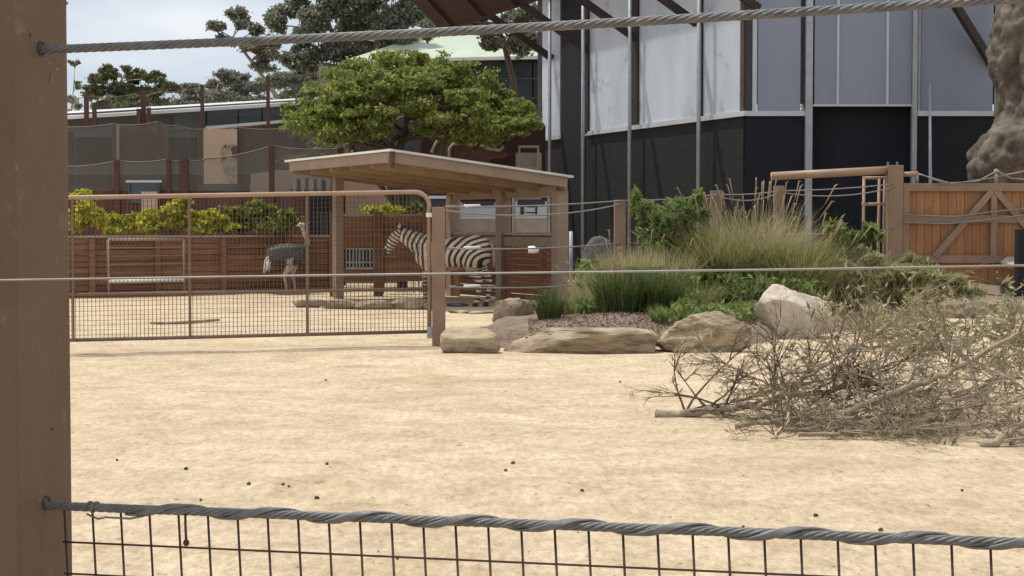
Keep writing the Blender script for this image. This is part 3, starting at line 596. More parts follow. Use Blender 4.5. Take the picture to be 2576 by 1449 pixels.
# second terrace: board bays, poster, netting
T2 = 52.0
t2 = thing('upper_terrace_wall', 'upper row of dark red-brown board bays behind netting', 'wall', (xat(450, T2), T2, 0))
for a, b, y0 in ((120, 190, 330), (192, 285, 345), (292, 330, 322), (332, 398, 330), (400, 424, 318), (426, 500, 345), (502, 514, 322), (603, 728, 318), (730, 900, 345)):
    z1 = zat(y0, T2); MB().box((xat((a + b) / 2, T2), T2, z1 / 2), (xat(b, T2) - xat(a, T2) - .02, 0.1, z1)).build('bay_board', M['rust'] if (a // 2) % 3 else M['maroon'], t2)
for px, y in ((290, 308), (602, 318), (300, 312)): z1 = zat(y, T2 - .3); MB().box((xat(px, T2 - .3), T2 - .3, z1 / 2), (0.1, 0.1, z1)).build('post', M['rustpost'] if px != 300 else M['cap'], t2)
netting('safety_net', [(120, 316), (288, 312), (400, 306), (450, 314), (515, 324), (602, 320), (735, 320), (880, 330)], T2 - 0.5, 440, M['net'], 'upper run of grey-green netting hung in front of the board bays', 0.08)
po = thing('animal_poster', 'tall tan poster with a brown animal head in front of the board bays', 'poster', (xat(557, T2 - .65), T2 - .65, zat(465, T2)))
MB().box((xat(557, T2 - .65), T2 - .65, zat(396, T2)), (xat(599, T2) - xat(516, T2), 0.04, zat(328, T2) - zat(464, T2))).build('sheet', M['beige'], po)
def outline(pts, Y, t, m, name, parent, off=0): MB().slab([Vector((xat(x, Y), Y, zat(y, Y))) for x, y in pts], NF, t).build(name, m, parent)
outline([(560, 372), (570, 362), (575, 366), (588, 362), (599, 370), (599, 462), (575, 462), (562, 420), (556, 405), (558, 388)], T2 - .69, 0.012, M['twiggrey'], 'printed_head', po)
outline([(563, 372), (569, 364), (572, 372)], T2 - .705, 0.008, M['bark'], 'printed_ear', po)
outline([(582, 372), (598, 366), (599, 400), (588, 396)], T2 - .705, 0.008, M['bark'], 'printed_mane', po)
outline([(560, 396), (568, 393), (568, 402), (560, 404)], T2 - .705, 0.008, M['bark'], 'printed_muzzle', po)
# long grey roof with white edge
T3 = 60.0
lr = thing('long_low_building', 'long low grey building with white roof edge under the gum trees', 'building', (xat(460, T3), T3, 0))
def LR(px, y, off=0): return Vector((xat(px, T3 - off), T3 - off, zat(y, T3 - off)))
MB().slab([LR(60, 292), LR(806, 248), LR(806, 700), LR(60, 700)], NF, 0.3).build('wall', M['greyroof'], lr)
MB().slab([LR(60, 299, .5), LR(745, 257, .5), LR(745, 247.5, -3.0), LR(60, 287, -3.0)], Vector((0, -.15, 1)), 0.12).build('roof_sheet', M['whiteedge'], lr)
for a, b, ya, yb in ((440, 520, 300, 294), (524, 600, 292, 288), (604, 660, 290, 284), (664, 740, 284, 276)): MB().slab([LR(a, ya - 22, .25), LR(b, yb - 20, .25), LR(b, yb + 28, .25), LR(a, ya + 28, .25)], NF, 0.1).build('fascia_panel', M['greyroof'], lr)
MB().slab([LR(520, 318, .6), LR(735, 300, .6), LR(735, 306, .6), LR(520, 326, .6)], NF, 0.4).build('gutter', M['ledge'], lr)
Y = T3 - 1.2
nposts = thing('roof_net_frame', 'row of red-brown poles carrying thin netting above the grey roof', 'net frame', (xat(500, Y), Y, zat(310, Y)))
np_ = [(100, 250), (222, 238), (365, 226), (512, 213), (677, 190), (833, 168)]
for px, y in np_: MB().box((xat(px, Y), Y, (zat(y, Y) + zat(322, Y)) / 2), (0.16 if px < 500 else 0.12, 0.12, zat(y, Y) - zat(322, Y))).build('pole', M['rustpost'], nposts)
for px, y in ((242, 268), (353, 275), (378, 272)): MB().box((xat(px, Y - .3), Y - .3, (zat(y, Y) + zat(318, Y)) / 2), (0.14, 0.12, zat(y, Y) - zat(318, Y))).build('stub', M['rustpost'], nposts)
for (a, ya), (b, yb) in zip(np_[:-1], np_[1:]):
    pts = [Vector((xat(a + (b - a) * k / 8, Y), Y, zat(ya + 4 + (yb - ya) * k / 8, Y) - 0.12 * 4 * (k / 8) * (1 - k / 8))) for k in range(9)]
    m_ = MB()
    for k in range(8): m_.add([pts[k], pts[k + 1], Vector((pts[k + 1].x, Y, zat(290, Y))), Vector((pts[k].x, Y, zat(290, Y)))], [(0, 1, 2, 3)])
    n_ = m_.build('net_sheet', M['netthin'], nposts); MB().tube(pts, 0.012, 5).build('edge_rope', M['farwire'], n_)
wallbox('pale_column', 806, 830, 168, 330, 59.2, 0.4, M['cap'], 'pale concrete column beside the last roof net pole', 'column', 0.0)
# pale green roofed building
GY = 62.0
gb = thing('green_roof_building', 'building with pale green hipped roof and dark glazing behind the acacia', 'building', (xat(1120, GY), GY, 0))
def G(px, y, d=0): return Vector((xat(px, GY + d), GY + d, zat(y, GY + d)))
MB().slab([G(868, 152), G(1395, 140), G(1395, 84, 5), G(1075, 84, 5)], Vector((0, -.6, 1)), 0.12).build('roof', M['greenroof'], gb)
MB().slab([G(868, 158), G(1395, 147), G(1395, 139), G(868, 151)], NF, 0.15).build('gutter', M['whiteedge'], gb)
MB().slab([G(900, 158, .6), G(1395, 148, .6), G(1395, 700, .6), G(900, 700, .6)], NF, 0.2).build('wall', M['darkframe'], gb)
for k, (a, b) in enumerate(((1256, 1290), (1294, 1338), (1342, 1380))):
    for c, (y0, y1) in enumerate(((158, 196), (199, 245))):
        w_ = MB().slab([G(a, y0, .35), G(b, y0, .35), G(b, y1, .35), G(a, y1, .35)], NF, 0.05).build('window', M['glass'], gb)
        MB().slab([G(a - 2, y1, .33), G(b + 2, y1, .33), G(b + 2, y1 + 3, .33), G(a - 2, y1 + 3, .33)], NF, 0.06).build('sill', M['greyroof'], w_)
# maroon wall under the acacia with steel animal silhouettes
MY = 50.5
wallbox('maroon_wall', 1060, 1372, 318, 470, MY, 0.2, M['maroon'], 'dark maroon wall behind the acacia trunk', 'wall', 0.0)
s1 = MB().slab([Vector((xat(x, MY - 1.2), MY - 1.2, zat(y, MY - 1.2))) for x, y in [(1085, 440), (1086, 385), (1098, 360), (1120, 340), (1150, 331), (1180, 331), (1200, 326), (1218, 334), (1232, 350), (1250, 372), (1240, 378), (1215, 362), (1200, 372), (1195, 440), (1180, 440), (1176, 392), (1120, 396), (1112, 440)]], NF, 0.04)
single('steel_rhino_silhouette', s1, M['bark'], 'large rusty steel animal silhouette under the acacia', 'sculpture', (xat(1160, MY), MY - 1.2, zat(440, MY)))
s2 = MB().slab([Vector((xat(x, MY - 2), MY - 2, zat(y, MY - 2))) for x, y in [(1132, 440), (1131, 376), (1140, 364), (1165, 361), (1185, 366), (1205, 364), (1230, 376), (1258, 380), (1268, 370), (1272, 384), (1285, 388), (1266, 398), (1235, 400), (1215, 440), (1200, 440), (1196, 405), (1150, 405), (1146, 440)]], NF, 0.04)
single('steel_rhino_silhouette', s2, M['rustpost'], 'smaller rusty steel animal silhouette in front of the large one', 'sculpture', (xat(1200, MY), MY - 2, zat(440, MY)))
for o_pts, m_, oy in (([(1086, 384), (1098, 359), (1120, 339), (1150, 330), (1180, 330), (1200, 325), (1218, 333), (1232, 349), (1250, 371)], 'twiggrey', 1.25), ([(1131, 400), (1131, 375), (1140, 363), (1165, 360), (1185, 365), (1205, 363), (1230, 375), (1258, 379), (1268, 368)], 'twiggrey', 2.05)):
    par = [o for o in COL.objects if o.name.startswith('steel_rhino')][0 if oy < 2 else 1]
    MB().tube([Vector((xat(x, MY - oy), MY - oy, zat(y, MY - oy))) for x, y in o_pts], 0.05, 6).build('edge_tube', M[m_], par, smooth=True)
fr = thing('cream_frame', 'small cream framed planter opening left of the tall barn', 'frame', (xat(1330, 46), 46, zat(425, 46)))
for a, b, y0, y1 in ((1304, 1309, 366, 425), (1351, 1356, 366, 425), (1309, 1351, 366, 372), (1309, 1351, 420, 426)): MB().box((xat((a + b) / 2, 46), 46, (zat(y0, 46) + zat(y1, 46)) / 2), (xat(b, 46) - xat(a, 46), 0.08, zat(y0, 46) - zat(y1, 46))).build('frame_bar', M['cap'], fr)
MB().box((xat(1330, 46), 46.3, 1.9), (0.75, 0.06, 3.8)).build('backing', M['cap'], fr)
# ================================================================== paddock gate and wire fence
GP = gnd(1104, 870); GP.z = 0
gpost = thing('gate_post', 'thick tan square gate post in the middle of the paddock', 'post', GP)
MB().box((GP.x, GP.y, zat(521, GP.y) / 2 - 0.05), (0.175, 0.175, zat(521, GP.y) + 0.1)).build('shaft', M['tanpaint'], gpost, bevel=0.012)
MB().box((GP.x - 0.12, GP.y - 0.02, zat(541, GP.y)), (0.10, 0.08, 0.06)).build('hinge', M['white'], gpost, bevel=0.01)
MB().box((GP.x - 0.12, GP.y - 0.02, zat(836, GP.y)), (0.08, 0.05, 0.16)).build('hinge', M['galv'], gpost, bevel=0.008)
g_r = at(1080, 835, GP.y); g_l = at(60, 858.3, 20.15)
gd = Vector((g_r.x - g_l.x, g_r.y - g_l.y, 0)); 
def GT(px): p = onwall(px, g_l, gd); return Vector((p.x, p.y, 0))
def gline(px, y0, y1):                    # straight rail line given by its y at px 190 and px 1080
    y = y0 + (y1 - y0) * (px - 190) / 890.0; q = GT(px); q.z = zat(y, q.y); return q
gate = thing('mesh_gate', 'wide brown tube-framed mesh gate with rounded upper corner', 'gate', GT(600))
TOPY, MIDY, BOTY = (497, 482.5), (741, 727), (855.5, 834)
rc = 34
cpts = [gline(60, *TOPY), gline(300, *TOPY), gline(700, *TOPY), gline(1080 - rc, *TOPY)]
for k in range(1, 7):
    th = k / 6 * math.pi / 2; q = GT(1080 - rc + rc * math.sin(th)); q.z = zat(TOPY[1] + 1 + rc * (1 - math.cos(th)), q.y); cpts.append(q)
cpts += [gline(1080, *BOTY)]
MB().tube(cpts, 0.03, 10).build('outer_tube', M['tanrail'], gate, smooth=True)
MB().tube([gline(60, *BOTY), gline(1078, *BOTY)], 0.024, 8).build('bottom_rail', M['gatebar'], gate, smooth=True)
MB().tube([gline(62, *MIDY), gline(1078, *MIDY)], 0.022, 8).build('middle_rail', M['gatebar'], gate, smooth=True)
for px in (66, 240 - 57, 477, 773): MB().bar(gline(px, *BOTY), gline(px, *TOPY), 0.045, 0.03, up=gd).build('upright', M['gatebar'], gate)
gm = MB(); off = Vector((0, 0.03, 0)); px = 75.0
while px < 1076:
    yt = TOPY if px < 1046 else (TOPY[0] + 25, TOPY[1] + 25)
    gm.bar(gline(px, *BOTY) + off, gline(px, *yt) + off, 0.0072, 0.0072, up=gd); px += 10.2
nrow = 30
for k in range(1, nrow):
    u = k / nrow; y0 = TOPY[0] + (BOTY[0] - TOPY[0]) * u; y1 = TOPY[1] + (BOTY[1] - TOPY[1]) * u; e = 1076 if k > 3 else 1062
    gm.bar(gline(66, y0, y1) + off, gline(e, y0, y1) + off, 0.0042, 0.0042)
tag(gm.build('wire_infill', M['farwire'], gate), kind='stuff')
ep = GT(38); single('gate_end_post', MB().box((ep.x, ep.y, 1.0), (0.16, 0.16, 2.05)), M['tanpaint'], 'tan square post at the far left end of the mesh gate', 'post', (ep.x, ep.y, 0), bevel=0.01)

# strained wires from the gate post to the right-hand gate
PB, PC, PD, PE = Vector((xat(1559, 26.5), 26.5, 0)), Vector((xat(1800, 28.6), 28.6, 0)), Vector((xat(1958, 30), 30, 0)), Vector((xat(2248, 32), 32, 0))
for i, (p, y, lab) in enumerate(((PB, 503, 'tan fence post rising behind the green shrub'), (PC, 480, 'tan fence post at the left side of the pale fountain grass'), (PD, 468, 'tan fence post at the right side of the pale fountain grass'))):
    single('fence_post', MB().box((p.x, p.y, zat(y, p.y) / 2), (0.19, 0.19, zat(y, p.y))), M['tanpaint'], lab, 'post', p, 'posts of the wire fence across the planting bed', bevel=0.012)
def sagline(a, b, n=10, s=0.03): return [a.lerp(b, k / n) - Vector((0, 0, s * 4 * (k / n) * (1 - k / n))) for k in range(n + 1)]
wf = thing('strained_wire_fence', 'row of thin strained wires running from the gate post across the planting bed', 'wire fence', (PB.x, PB.y, 0))
wy = [((520, 505, 489, 480, 462), 0.03), ((530, 514, 492, 484, 470), 0.12), ((625, 612, 596, 588, 575), 0.04), ((722, 708, 690, 683, 664), 0.05)]
for ys_, sg in wy:
    stops = [Vector((xat(1121, GP.y), GP.y, zat(ys_[0], GP.y)))] + [Vector((p.x, p.y - 0.1, zat(y, p.y - .1))) for p, y in zip((PB, PC, PD, PE), ys_[1:])]
    pts = []
    for a, b in zip(stops[:-1], stops[1:]): pts += sagline(a, b, 8, sg)[(1 if pts else 0):]
    MB().tube(pts, 0.011, 6).build('wire', M['wire'], wf, smooth=True)
    if sg != 0.12:
        d = (stops[1] - stops[0]).normalized(); s0 = stops[0]
        MB().tube([s0 + d * 0.02, s0 + d * 0.25], 0.015, 8).build('strainer', M['cap'], wf, smooth=True)
        MB().tube([s0 + d * 0.50, s0 + d * 0.56, s0 + d * 0.9], [0.024, 0.021, 0.02], 8).build('insulator', M['white'], wf, smooth=True)
lm = MB(); q = at(1340, 628, 31.5)
lm.tube([q + Vector((-0.09, 0, .0)), q + Vector((0.02, 0, 0)), q + Vector((0.05, 0, -.01)), q + Vector((0.12, 0, -0.02))], [0.07, 0.075, 0.06, 0.035], 10); lm.tube([q + Vector((0.0, 0, 0)), q + Vector((0, 1.6, -0.05))], 0.03, 6)
single('wall_lamp', lm, M['white'], 'small whitish bulkhead lamp fixed on the shelter plank wall', 'lamp', q, smooth=True)

# ================================================================== the orange plank gate on the right
OY = 32.0
def O(px, y, d=0.0): return Vector((xat(px, OY + d), OY + d, zat(y, OY + d)))
epost = thing('gate_post', 'tall thick tan post with bolt heads at the left of the orange gate', 'post', (PE.x, OY, 0))
MB().box((xat(2248, OY), OY, zat(416, OY) / 2), (0.30, 0.26, zat(416, OY))).build('shaft', M['tanpaint'], epost, bevel=0.012)
for px in (2231, 2254): MB().tube([O(px, 418), O(px, 407)], 0.022, 6).build('bolt', M['tanpaint'], epost)
og = thing('plank_gate', 'orange plank gate with tan diagonal braces at the right edge', 'gate', (xat(2440, OY), OY, 0))
BOT = 700
def obar(name, a, b, w, d=-0.05, m='tanpaint', t=0.09): MB().bar(O(*a, d), O(*b, d), t, w, up=(0, 0, 1) if abs(a[0] - b[0]) > 3 else (1, 0, 0)).build(name, M[m], og, bevel=0.006)
obar('stile', (2277, 463), (2277, 745), 0.12)
obar('stile', (2782, 463), (2782, 745), 0.12)
obar('top_rail', (2270, 471), (2790, 471), 0.16, -0.055)
obar('middle_rail', (2284, 551), (2776, 551), 0.15, -0.045)
obar('bottom_rail', (2284, 652), (2776, 652), 0.15, -0.045)
obar('centre_stile', (2497, 478), (2497, 646), 0.12, -0.052)
obar('brace', (2492, 480), (2350, 646), 0.13, -0.062); obar('brace', (2502, 480), (2644, 646), 0.13, -0.068)
px = 2284.0; bmesh_ = None
while px < 2776:
    wdt = 20.0; x0, x1 = xat(px, OY), xat(min(px + wdt, 2776), OY); z0, z1 = zat(712, OY), zat(476, OY)
    if bmesh_ is None: bmesh_ = MB().box((0, 0, 0), (x1 - x0 - 0.006, 0.035, z1 - z0)).mesh('board', M['orange'], bevel=0.004)
    place('board', bmesh_, og, ((x0 + x1) / 2, OY + 0.01 + random.uniform(-.003, .003), (z0 + z1) / 2)); px += wdt
pipe = MB().tube([O(1938, 443.5), O(2229, 428)], 0.082, 16); single('counterweight_pipe', pipe, M['tanrail'], 'thick light tan horizontal pipe reaching left from the tall gate post', 'pipe', O(2229, 428), smooth=True)
rf = thing('tube_rail_frame', 'tan tubular rail frame hanging left of the tall gate post', 'rail frame', (xat(2200, OY + .3), OY + .3, 0))
for px in (2171, 2209, 2222): MB().tube([O(px, 446, .3), O(px, 900 if px != 2171 else 720, .3)], 0.032 if px != 2222 else 0.024, 8).build('upright', M['tanrail'], rf, smooth=True)
MB().tube([O(2168, 448, .3), O(2232, 447, .3)], 0.032, 8).build('cross_tube', M['tanrail'], rf, smooth=True); MB().tube([O(2166, 514, .3), O(2232, 513, .3)], 0.034, 8).build('cross_tube', M['tanrail'], rf, smooth=True)
sp = MB().tube([O(2266, 439), O(2306, 437)], 0.05, 10); sp.tube([O(2304, 436), O(2304, 462)], 0.035, 8); single('short_pipe_bracket', sp, M['tanrail'], 'short tan pipe bracket on top of the orange gate beside its tall post', 'bracket', O(2266, 439), smooth=True)
sk = MB().tube([O(2503, 466), O(2503, 432)], 0.035, 8); sk.tube([O(2503, 434), O(2503, 429), O(2503, 425)], [0.05, 0.06, 0.03], 8); single('top_stake', sk, M['tanrail'], 'short knobbed stake standing on the orange gate top rail', 'stake', O(2503, 466), smooth=True)
tw = thing('loose_top_wires', 'slack wires strung along the top of the orange gate', 'wire', O(2440, 462))
for pts in ([(2308, 437), (2340, 449), (2372, 461), (2420, 459), (2500, 446), (2576, 430), (2760, 402)], [(2306, 438), (2390, 462), (2460, 455), (2504, 430), (2540, 448), (2580, 452), (2760, 440)], [(2270, 560), (2380, 563), (2480, 553), (2580, 540), (2760, 520)], [(2270, 540), (2400, 545), (2500, 532), (2580, 524), (2760, 500)]):
    MB().tube([O(x, y, -0.16) for x, y in pts], 0.014, 6).build('wire', M['wire'], tw, smooth=True)

# ================================================================== zebra
def loft(secs, n=20, axis='x'):
    b = MB(); vs = []
    for (x, y, z, ry, rz) in secs:
        for j in range(n):
            a = 2 * math.pi * j / n; vs.append(Vector((x, y + ry * math.cos(a), z + rz * math.sin(a))))
    fs = [(i * n + j, i * n + (j + 1) % n, (i + 1) * n + (j + 1) % n, (i + 1) * n + j) for i in range(len(secs) - 1) for j in range(n)]
    fs += [tuple(range(n - 1, -1, -1)), tuple(range((len(secs) - 1) * n, len(secs) * n))]
    return b.add(vs, fs)
parts = [loft([(-0.80, 0, 1.00, .06, .10), (-0.765, 0, 1.02, .17, .21), (-0.68, 0, 1.03, .245, .28), (-0.52, 0, 1.035, .285, .305), (-0.3, 0, 1.01, .29, .30), (-0.05, 0, .975, .305, .315), (.2, 0, .965, .30, .325), (.38, 0, .985, .265, .335), (.52, 0, 1.01, .215, .315), (.64, 0, 1.02, .15, .23), (.71, 0, 1.02, .06, .10)])]
for s in (-1, 1):
    dx = 0.06 * s
    parts.append(MB().tube([(-.55, .13 * s, .98), (-.47, .155 * s, .80), (-.57 + dx, .135 * s, .62), (-.70 + dx, .125 * s, .47), (-.665 + dx, .12 * s, .28), (-.65 + dx, .12 * s, .13), (-.62 + dx, .12 * s, .07), (-.60 + dx, .12 * s, .0)], [.22, .185, .105, .062, .046, .046, .05, .066], 12))
    dx = -0.10 * s
    parts.append(MB().tube([(.45, .12 * s, .95), (.41, .125 * s, .75), (.43 + dx, .12 * s, .58), (.44 + dx, .115 * s, .42), (.435 + dx, .115 * s, .27), (.435 + dx, .115 * s, .13), (.455 + dx, .115 * s, .07), (.465 + dx, .115 * s, .0)], [.16, .115, .075, .058, .042, .043, .047, .06], 12))
parts.append(MB().tube([(.42, 0, 1.06), (.60, 0, 1.17), (.77, 0, 1.26), (.93, 0, 1.335), (1.02, 0, 1.35)], [.27, .22, .175, .14, .11], 16))
parts.append(MB().tube([(.98, 0, 1.37), (1.06, 0, 1.31), (1.15, 0, 1.20), (1.24, 0, 1.06), (1.285, 0, 0.98), (1.30, 0, 0.945)], [.10, .118, .105, .078, .076, .05], 14))
for s in (-1, 1): parts.append(MB().tube([(.985, .07 * s, 1.43), (.975, .095 * s, 1.50), (.975, .105 * s, 1.59)], [.03, .042, .012], 8))
zme = remeshed('body', parts, M['white'], (0, 0, 0), 0.017, 4)
def zebra_mat():
    m, n, l, b = new_mat('zebra_coat'); at_ = n.new('ShaderNodeAttribute'); at_.attribute_name = 'stripe'
    r = n.new('ShaderNodeValToRGB'); r.color_ramp.elements[0].position = 0.44; r.color_ramp.elements[1].position = 0.56
    r.color_ramp.elements[0].color = (0.042, 0.027, 0.020, 1); r.color_ramp.elements[1].color = (0.56, 0.455, 0.345, 1)
    l.new(at_.outputs['Fac'], r.inputs['Fac']); l.new(r.outputs['Color'], b.inputs['Base Color']); b.inputs['Roughness'].default_value = 0.8; return m
zme.materials.clear(); zme.materials.append(zebra_mat())
k_ = 2 * math.pi / 0.115; xp, zp, R0 = -0.22, 0.70, 0.52
att = zme.attributes.new('stripe', 'FLOAT', 'POINT'); vals = []
for v in zme.vertices:
    x, y, z = v.co; nz = mnoise.noise(Vector((x * 3.2, y * 2.0 + 4, z * 3.2))) * 0.035 + mnoise.noise(Vector((x * 9, y * 9, z * 9))) * 0.008
    w = 1.0
    dc = math.hypot(x + 0.84, (z - 0.74) * 1.12)
    if x < 0.15 and not (z < 0.70 and x > -0.30):
        u = dc if z > 0.74 else (abs(x + 0.84) * max(0, (z - 0.55) / 0.19) - (0.74 - z) * 1.25 if z > 0.55 else -(0.74 - z) * 1.25)
        bl = max(0.0, min(1.0, (x + 0.15) / 0.30)); u = u * (1 - bl) + (x + 0.84 + 0.06) * bl
    elif z < 0.66 and abs(y) > 0.03 and x > 0.2: u = z * 1.5
    elif x > 0.96 and z < 1.5: u = (x * 0.55 - z * 0.85) * 1.7
    else: u = (x + 0.90) + max(0, z - 1.15) * 0.35
    val = 0.5 + 0.5 * math.sin(k_ * (u + nz)) + 0.06
    if z < 0.075: val = 0.0
    if x > 1.24 and z < 1.05: val = 0.0
    if z < 0.72 and z > 0.55 and abs(y) < 0.12 and -0.4 < x < 0.4: val = max(val, 0.75)
    vals.append(val)
att.data.foreach_set('value', np.array(vals, np.float32))
zr = gnd(1208, 771); zf = gnd(1040, 757)
zdir = Vector((zf.x - zr.x, zf.y - zr.y, 0)); zang = math.atan2(zdir.y, zdir.x) if zdir.length > 0.1 else math.pi
zang = math.pi - 0.30
ZS = 1.10
zroot = thing('zebra', 'zebra standing behind the gate post with its striped rump to the right', 'zebra', (zr.x + 0.62 * ZS * math.cos(zang) + 0.02, zr.y + 0.62 * ZS * math.sin(zang), 0.0))
zroot.rotation_euler = (0, 0, zang); zroot.scale = (ZS, ZS, ZS)
def zpart(name, me): o = bpy.data.objects.new(name, me); COL.objects.link(o); o.parent = zroot; return o
zpart('body', zme)
mn = MB(); mp_ = [(.46, 1.30), (.58, 1.345), (.72, 1.395), (.86, 1.45), (.97, 1.485), (1.02, 1.465)]
for (x1, z1), (x2, z2) in zip(mp_[:-1], mp_[1:]):
    for k in range(6):
        u = k / 6; x = x1 + (x2 - x1) * u; z = z1 + (z2 - z1) * u; mn.bar((x, random.uniform(-.012, .012), z - .10), (x - 0.035, random.uniform(-.02, .02), z + 0.05), 0.03, 0.022, up=(1, 0, 0))
zpart('mane', mn.mesh('mane', M['signdark']))
tl = MB().tube([(-.79, 0, 1.20), (-.85, 0, 1.10), (-.875, 0, .9), (-.87, 0, .72)], [.035, .032, .026, .024], 8)
zpart('tail', tl.mesh('tail', M['twiggrey'], smooth=True))
tf = MB()
for k in range(14): a = random.uniform(0, 6.3); tf.tube([(-.87, 0, .74), (-.875 + .02 * math.cos(a), .02 * math.sin(a), .6), (-.87 + .03 * math.cos(a), .03 * math.sin(a), .44)], [.012, .012, .003], 4)
zpart('tail_tuft', tf.mesh('tail_tuft', M['signdark']))
for s in (-1, 1): zpart('eye', lump((1.085, .088 * s, 1.325), (.018, .014, .016), 1.0, 0.0).mesh('eye', M['signdark'], smooth=True))

# ================================================================== ostrich
op = [loft([(-.50, 0, .93, .03, .04), (-.44, 0, .94, .13, .14), (-.28, 0, .97, .24, .23), (-.05, 0, .98, .28, .26), (.18, 0, 1.0, .26, .25), (.36, 0, 1.04, .19, .20), (.46, 0, 1.09, .10, .12), (.51, 0, 1.13, .04, .05)])]
op.append(MB().tube([(.38, 0, 1.08), (.45, 0, 1.18), (.44, 0, 1.32), (.37, 0, 1.46), (.325, 0, 1.58), (.315, 0, 1.66)], [.11, .075, .058, .052, .05, .055], 10))
op.append(lump((.30, 0, 1.685), (.09, .075, .068), 1.0, 0.0)); op.append(MB().tube([(.27, 0, 1.68), (.20, 0, 1.665), (.15, 0, 1.655)], [.045, .032, .014], 8))
for s in (-1, 1):
    q = .10 * s
    op.append(MB().tube([(.0, .12 * s, .88), (.06 + q * .4, .13 * s, .68), (-.02 + q, .11 * s, .47), (.02 + q, .11 * s, .25), (.03 + q, .11 * s, .05), (.05 + q, .11 * s, .0)], [.16, .11, .05, .034, .034, .04], 10)); op.append(MB().tube([(.02 + q, .11 * s, .03), (.16 + q, .11 * s, .018)], [.035, .018], 8))
ome = remeshed('body', op, M['white'], (0, 0, 0), 0.016, 4)
def ost_mat():
    m, n, l, b = new_mat('ostrich_body'); at_ = n.new('ShaderNodeAttribute'); at_.attribute_name = 'zone'
    r = n.new('ShaderNodeValToRGB'); r.color_ramp.interpolation = 'LINEAR'; r.color_ramp.elements[0].color = (0.085, 0.075, 0.072, 1); r.color_ramp.elements[1].color = (0.66, 0.57, 0.48, 1)
    l.new(at_.outputs['Fac'], r.inputs['Fac']); t = n.new('ShaderNodeTexNoise'); t.inputs['Scale'].default_value = 14; t.inputs['Detail'].default_value = 5
    mx = n.new('ShaderNodeMixRGB'); mx.blend_type = 'MULTIPLY'; mx.inputs['Fac'].default_value = .6; l.new(r.outputs['Color'], mx.inputs['Color1']); l.new(t.outputs['Fac'], mx.inputs['Color2']); 
    bp_ = n.new('ShaderNodeBump'); bp_.inputs['Strength'].default_value = .8; l.new(t.outputs['Fac'], bp_.inputs['Height']); l.new(bp_.outputs['Normal'], b.inputs['Normal'])
    l.new(mx.outputs['Color'], b.inputs['Base Color']); b.inputs['Roughness'].default_value = .9; return m
ome.materials.clear(); ome.materials.append(ost_mat())
za = ome.attributes.new('zone', 'FLOAT', 'POINT'); za.data.foreach_set('value', np.array([1.0 if (v.co.z > 1.26 or v.co.z < 0.70) else max(0, min(1, (v.co.z - 1.16) / .1)) if v.co.x > .35 else 0.0 for v in ome.vertices], np.float32))
oroot = thing('ostrich', 'grey ostrich with white tail plumes before the plank wall', 'ostrich', (xat(728, 38.7), 38.7, 0)); oroot.rotation_euler = (0, 0, 0.12)
def opart(name, me): o = bpy.data.objects.new(name, me); COL.objects.link(o); o.parent = oroot; return o
opart('body', ome)
def plume(n, c, d, ln, w):
    b = MB()
    for _ in range(n):
        a = Vector(c) + Vector((random.uniform(-.07, .07), random.uniform(-.14, .14), random.uniform(-.06, .06))); e = a + Vector(d) * ln * random.uniform(.6, 1.1) + Vector((random.uniform(-.05, .05), random.uniform(-.05, .05), 0))
        b.tube([a, a.lerp(e, .5) + Vector((-.02, 0, .02)), e], [w, w * 1.3, w * .3], 5)
    return b
fe = []
for _ in range(900):
    a = random.uniform(0, 6.283); x = random.uniform(-.46, .36); ry = .27 * math.sqrt(max(0, 1 - (x / .52) ** 2)); y, z = ry * math.cos(a), .98 + .06 * max(0, x) + ry * .94 * math.sin(a)
    n_ = Vector((0, math.cos(a), math.sin(a))); c = Vector((x, y, z)) + n_ * .012; d = (Vector((-1, 0, 0)) + Vector((0, n_.y, n_.z)) * .10 + Vector((0, random.uniform(-.4, .4), -.55 + random.uniform(-.3, .3)))).normalized() * random.uniform(.07, .15); w_ = d.cross(n_).normalized() * random.uniform(.010, .02)
    fe += [c - w_ * .5, c + d * .5 - w_ + n_ * .012, c + d, c + d * .5 + w_ + n_ * .012]
opart('feathers', mesh_np('feathers', [tuple(v) for v in fe], np.arange(len(fe)).reshape(-1, 4), leaf_mat('ostrich_feather', [(0.09, 0.082, 0.08), (0.16, 0.148, 0.14), (0.24, 0.22, 0.205)], 0.2)))
opart('tail_plumes', plume(22, (-.46, 0, .95), (-.25, 0, -1), .36, .02).mesh('tail_plumes', M['white']))
for s in (-1, 1):
    opart('wing', lump((-.06, .235 * s, 1.0), (.34, .07, .19), 3.0 + s, .2).mesh('wing', M['signdark'] if s > 0 else M['greyroof'], smooth=True))
    opart('wing_plumes', plume(14, (.02, .25 * s, .86), (.1, 0, -1), .2, .03).mesh('wing_plumes', M['cap']))
    opart('eye', lump((.27, .066 * s, 1.70), (.014, .01, .014), 1.0, 0).mesh('eye', M['signdark']))
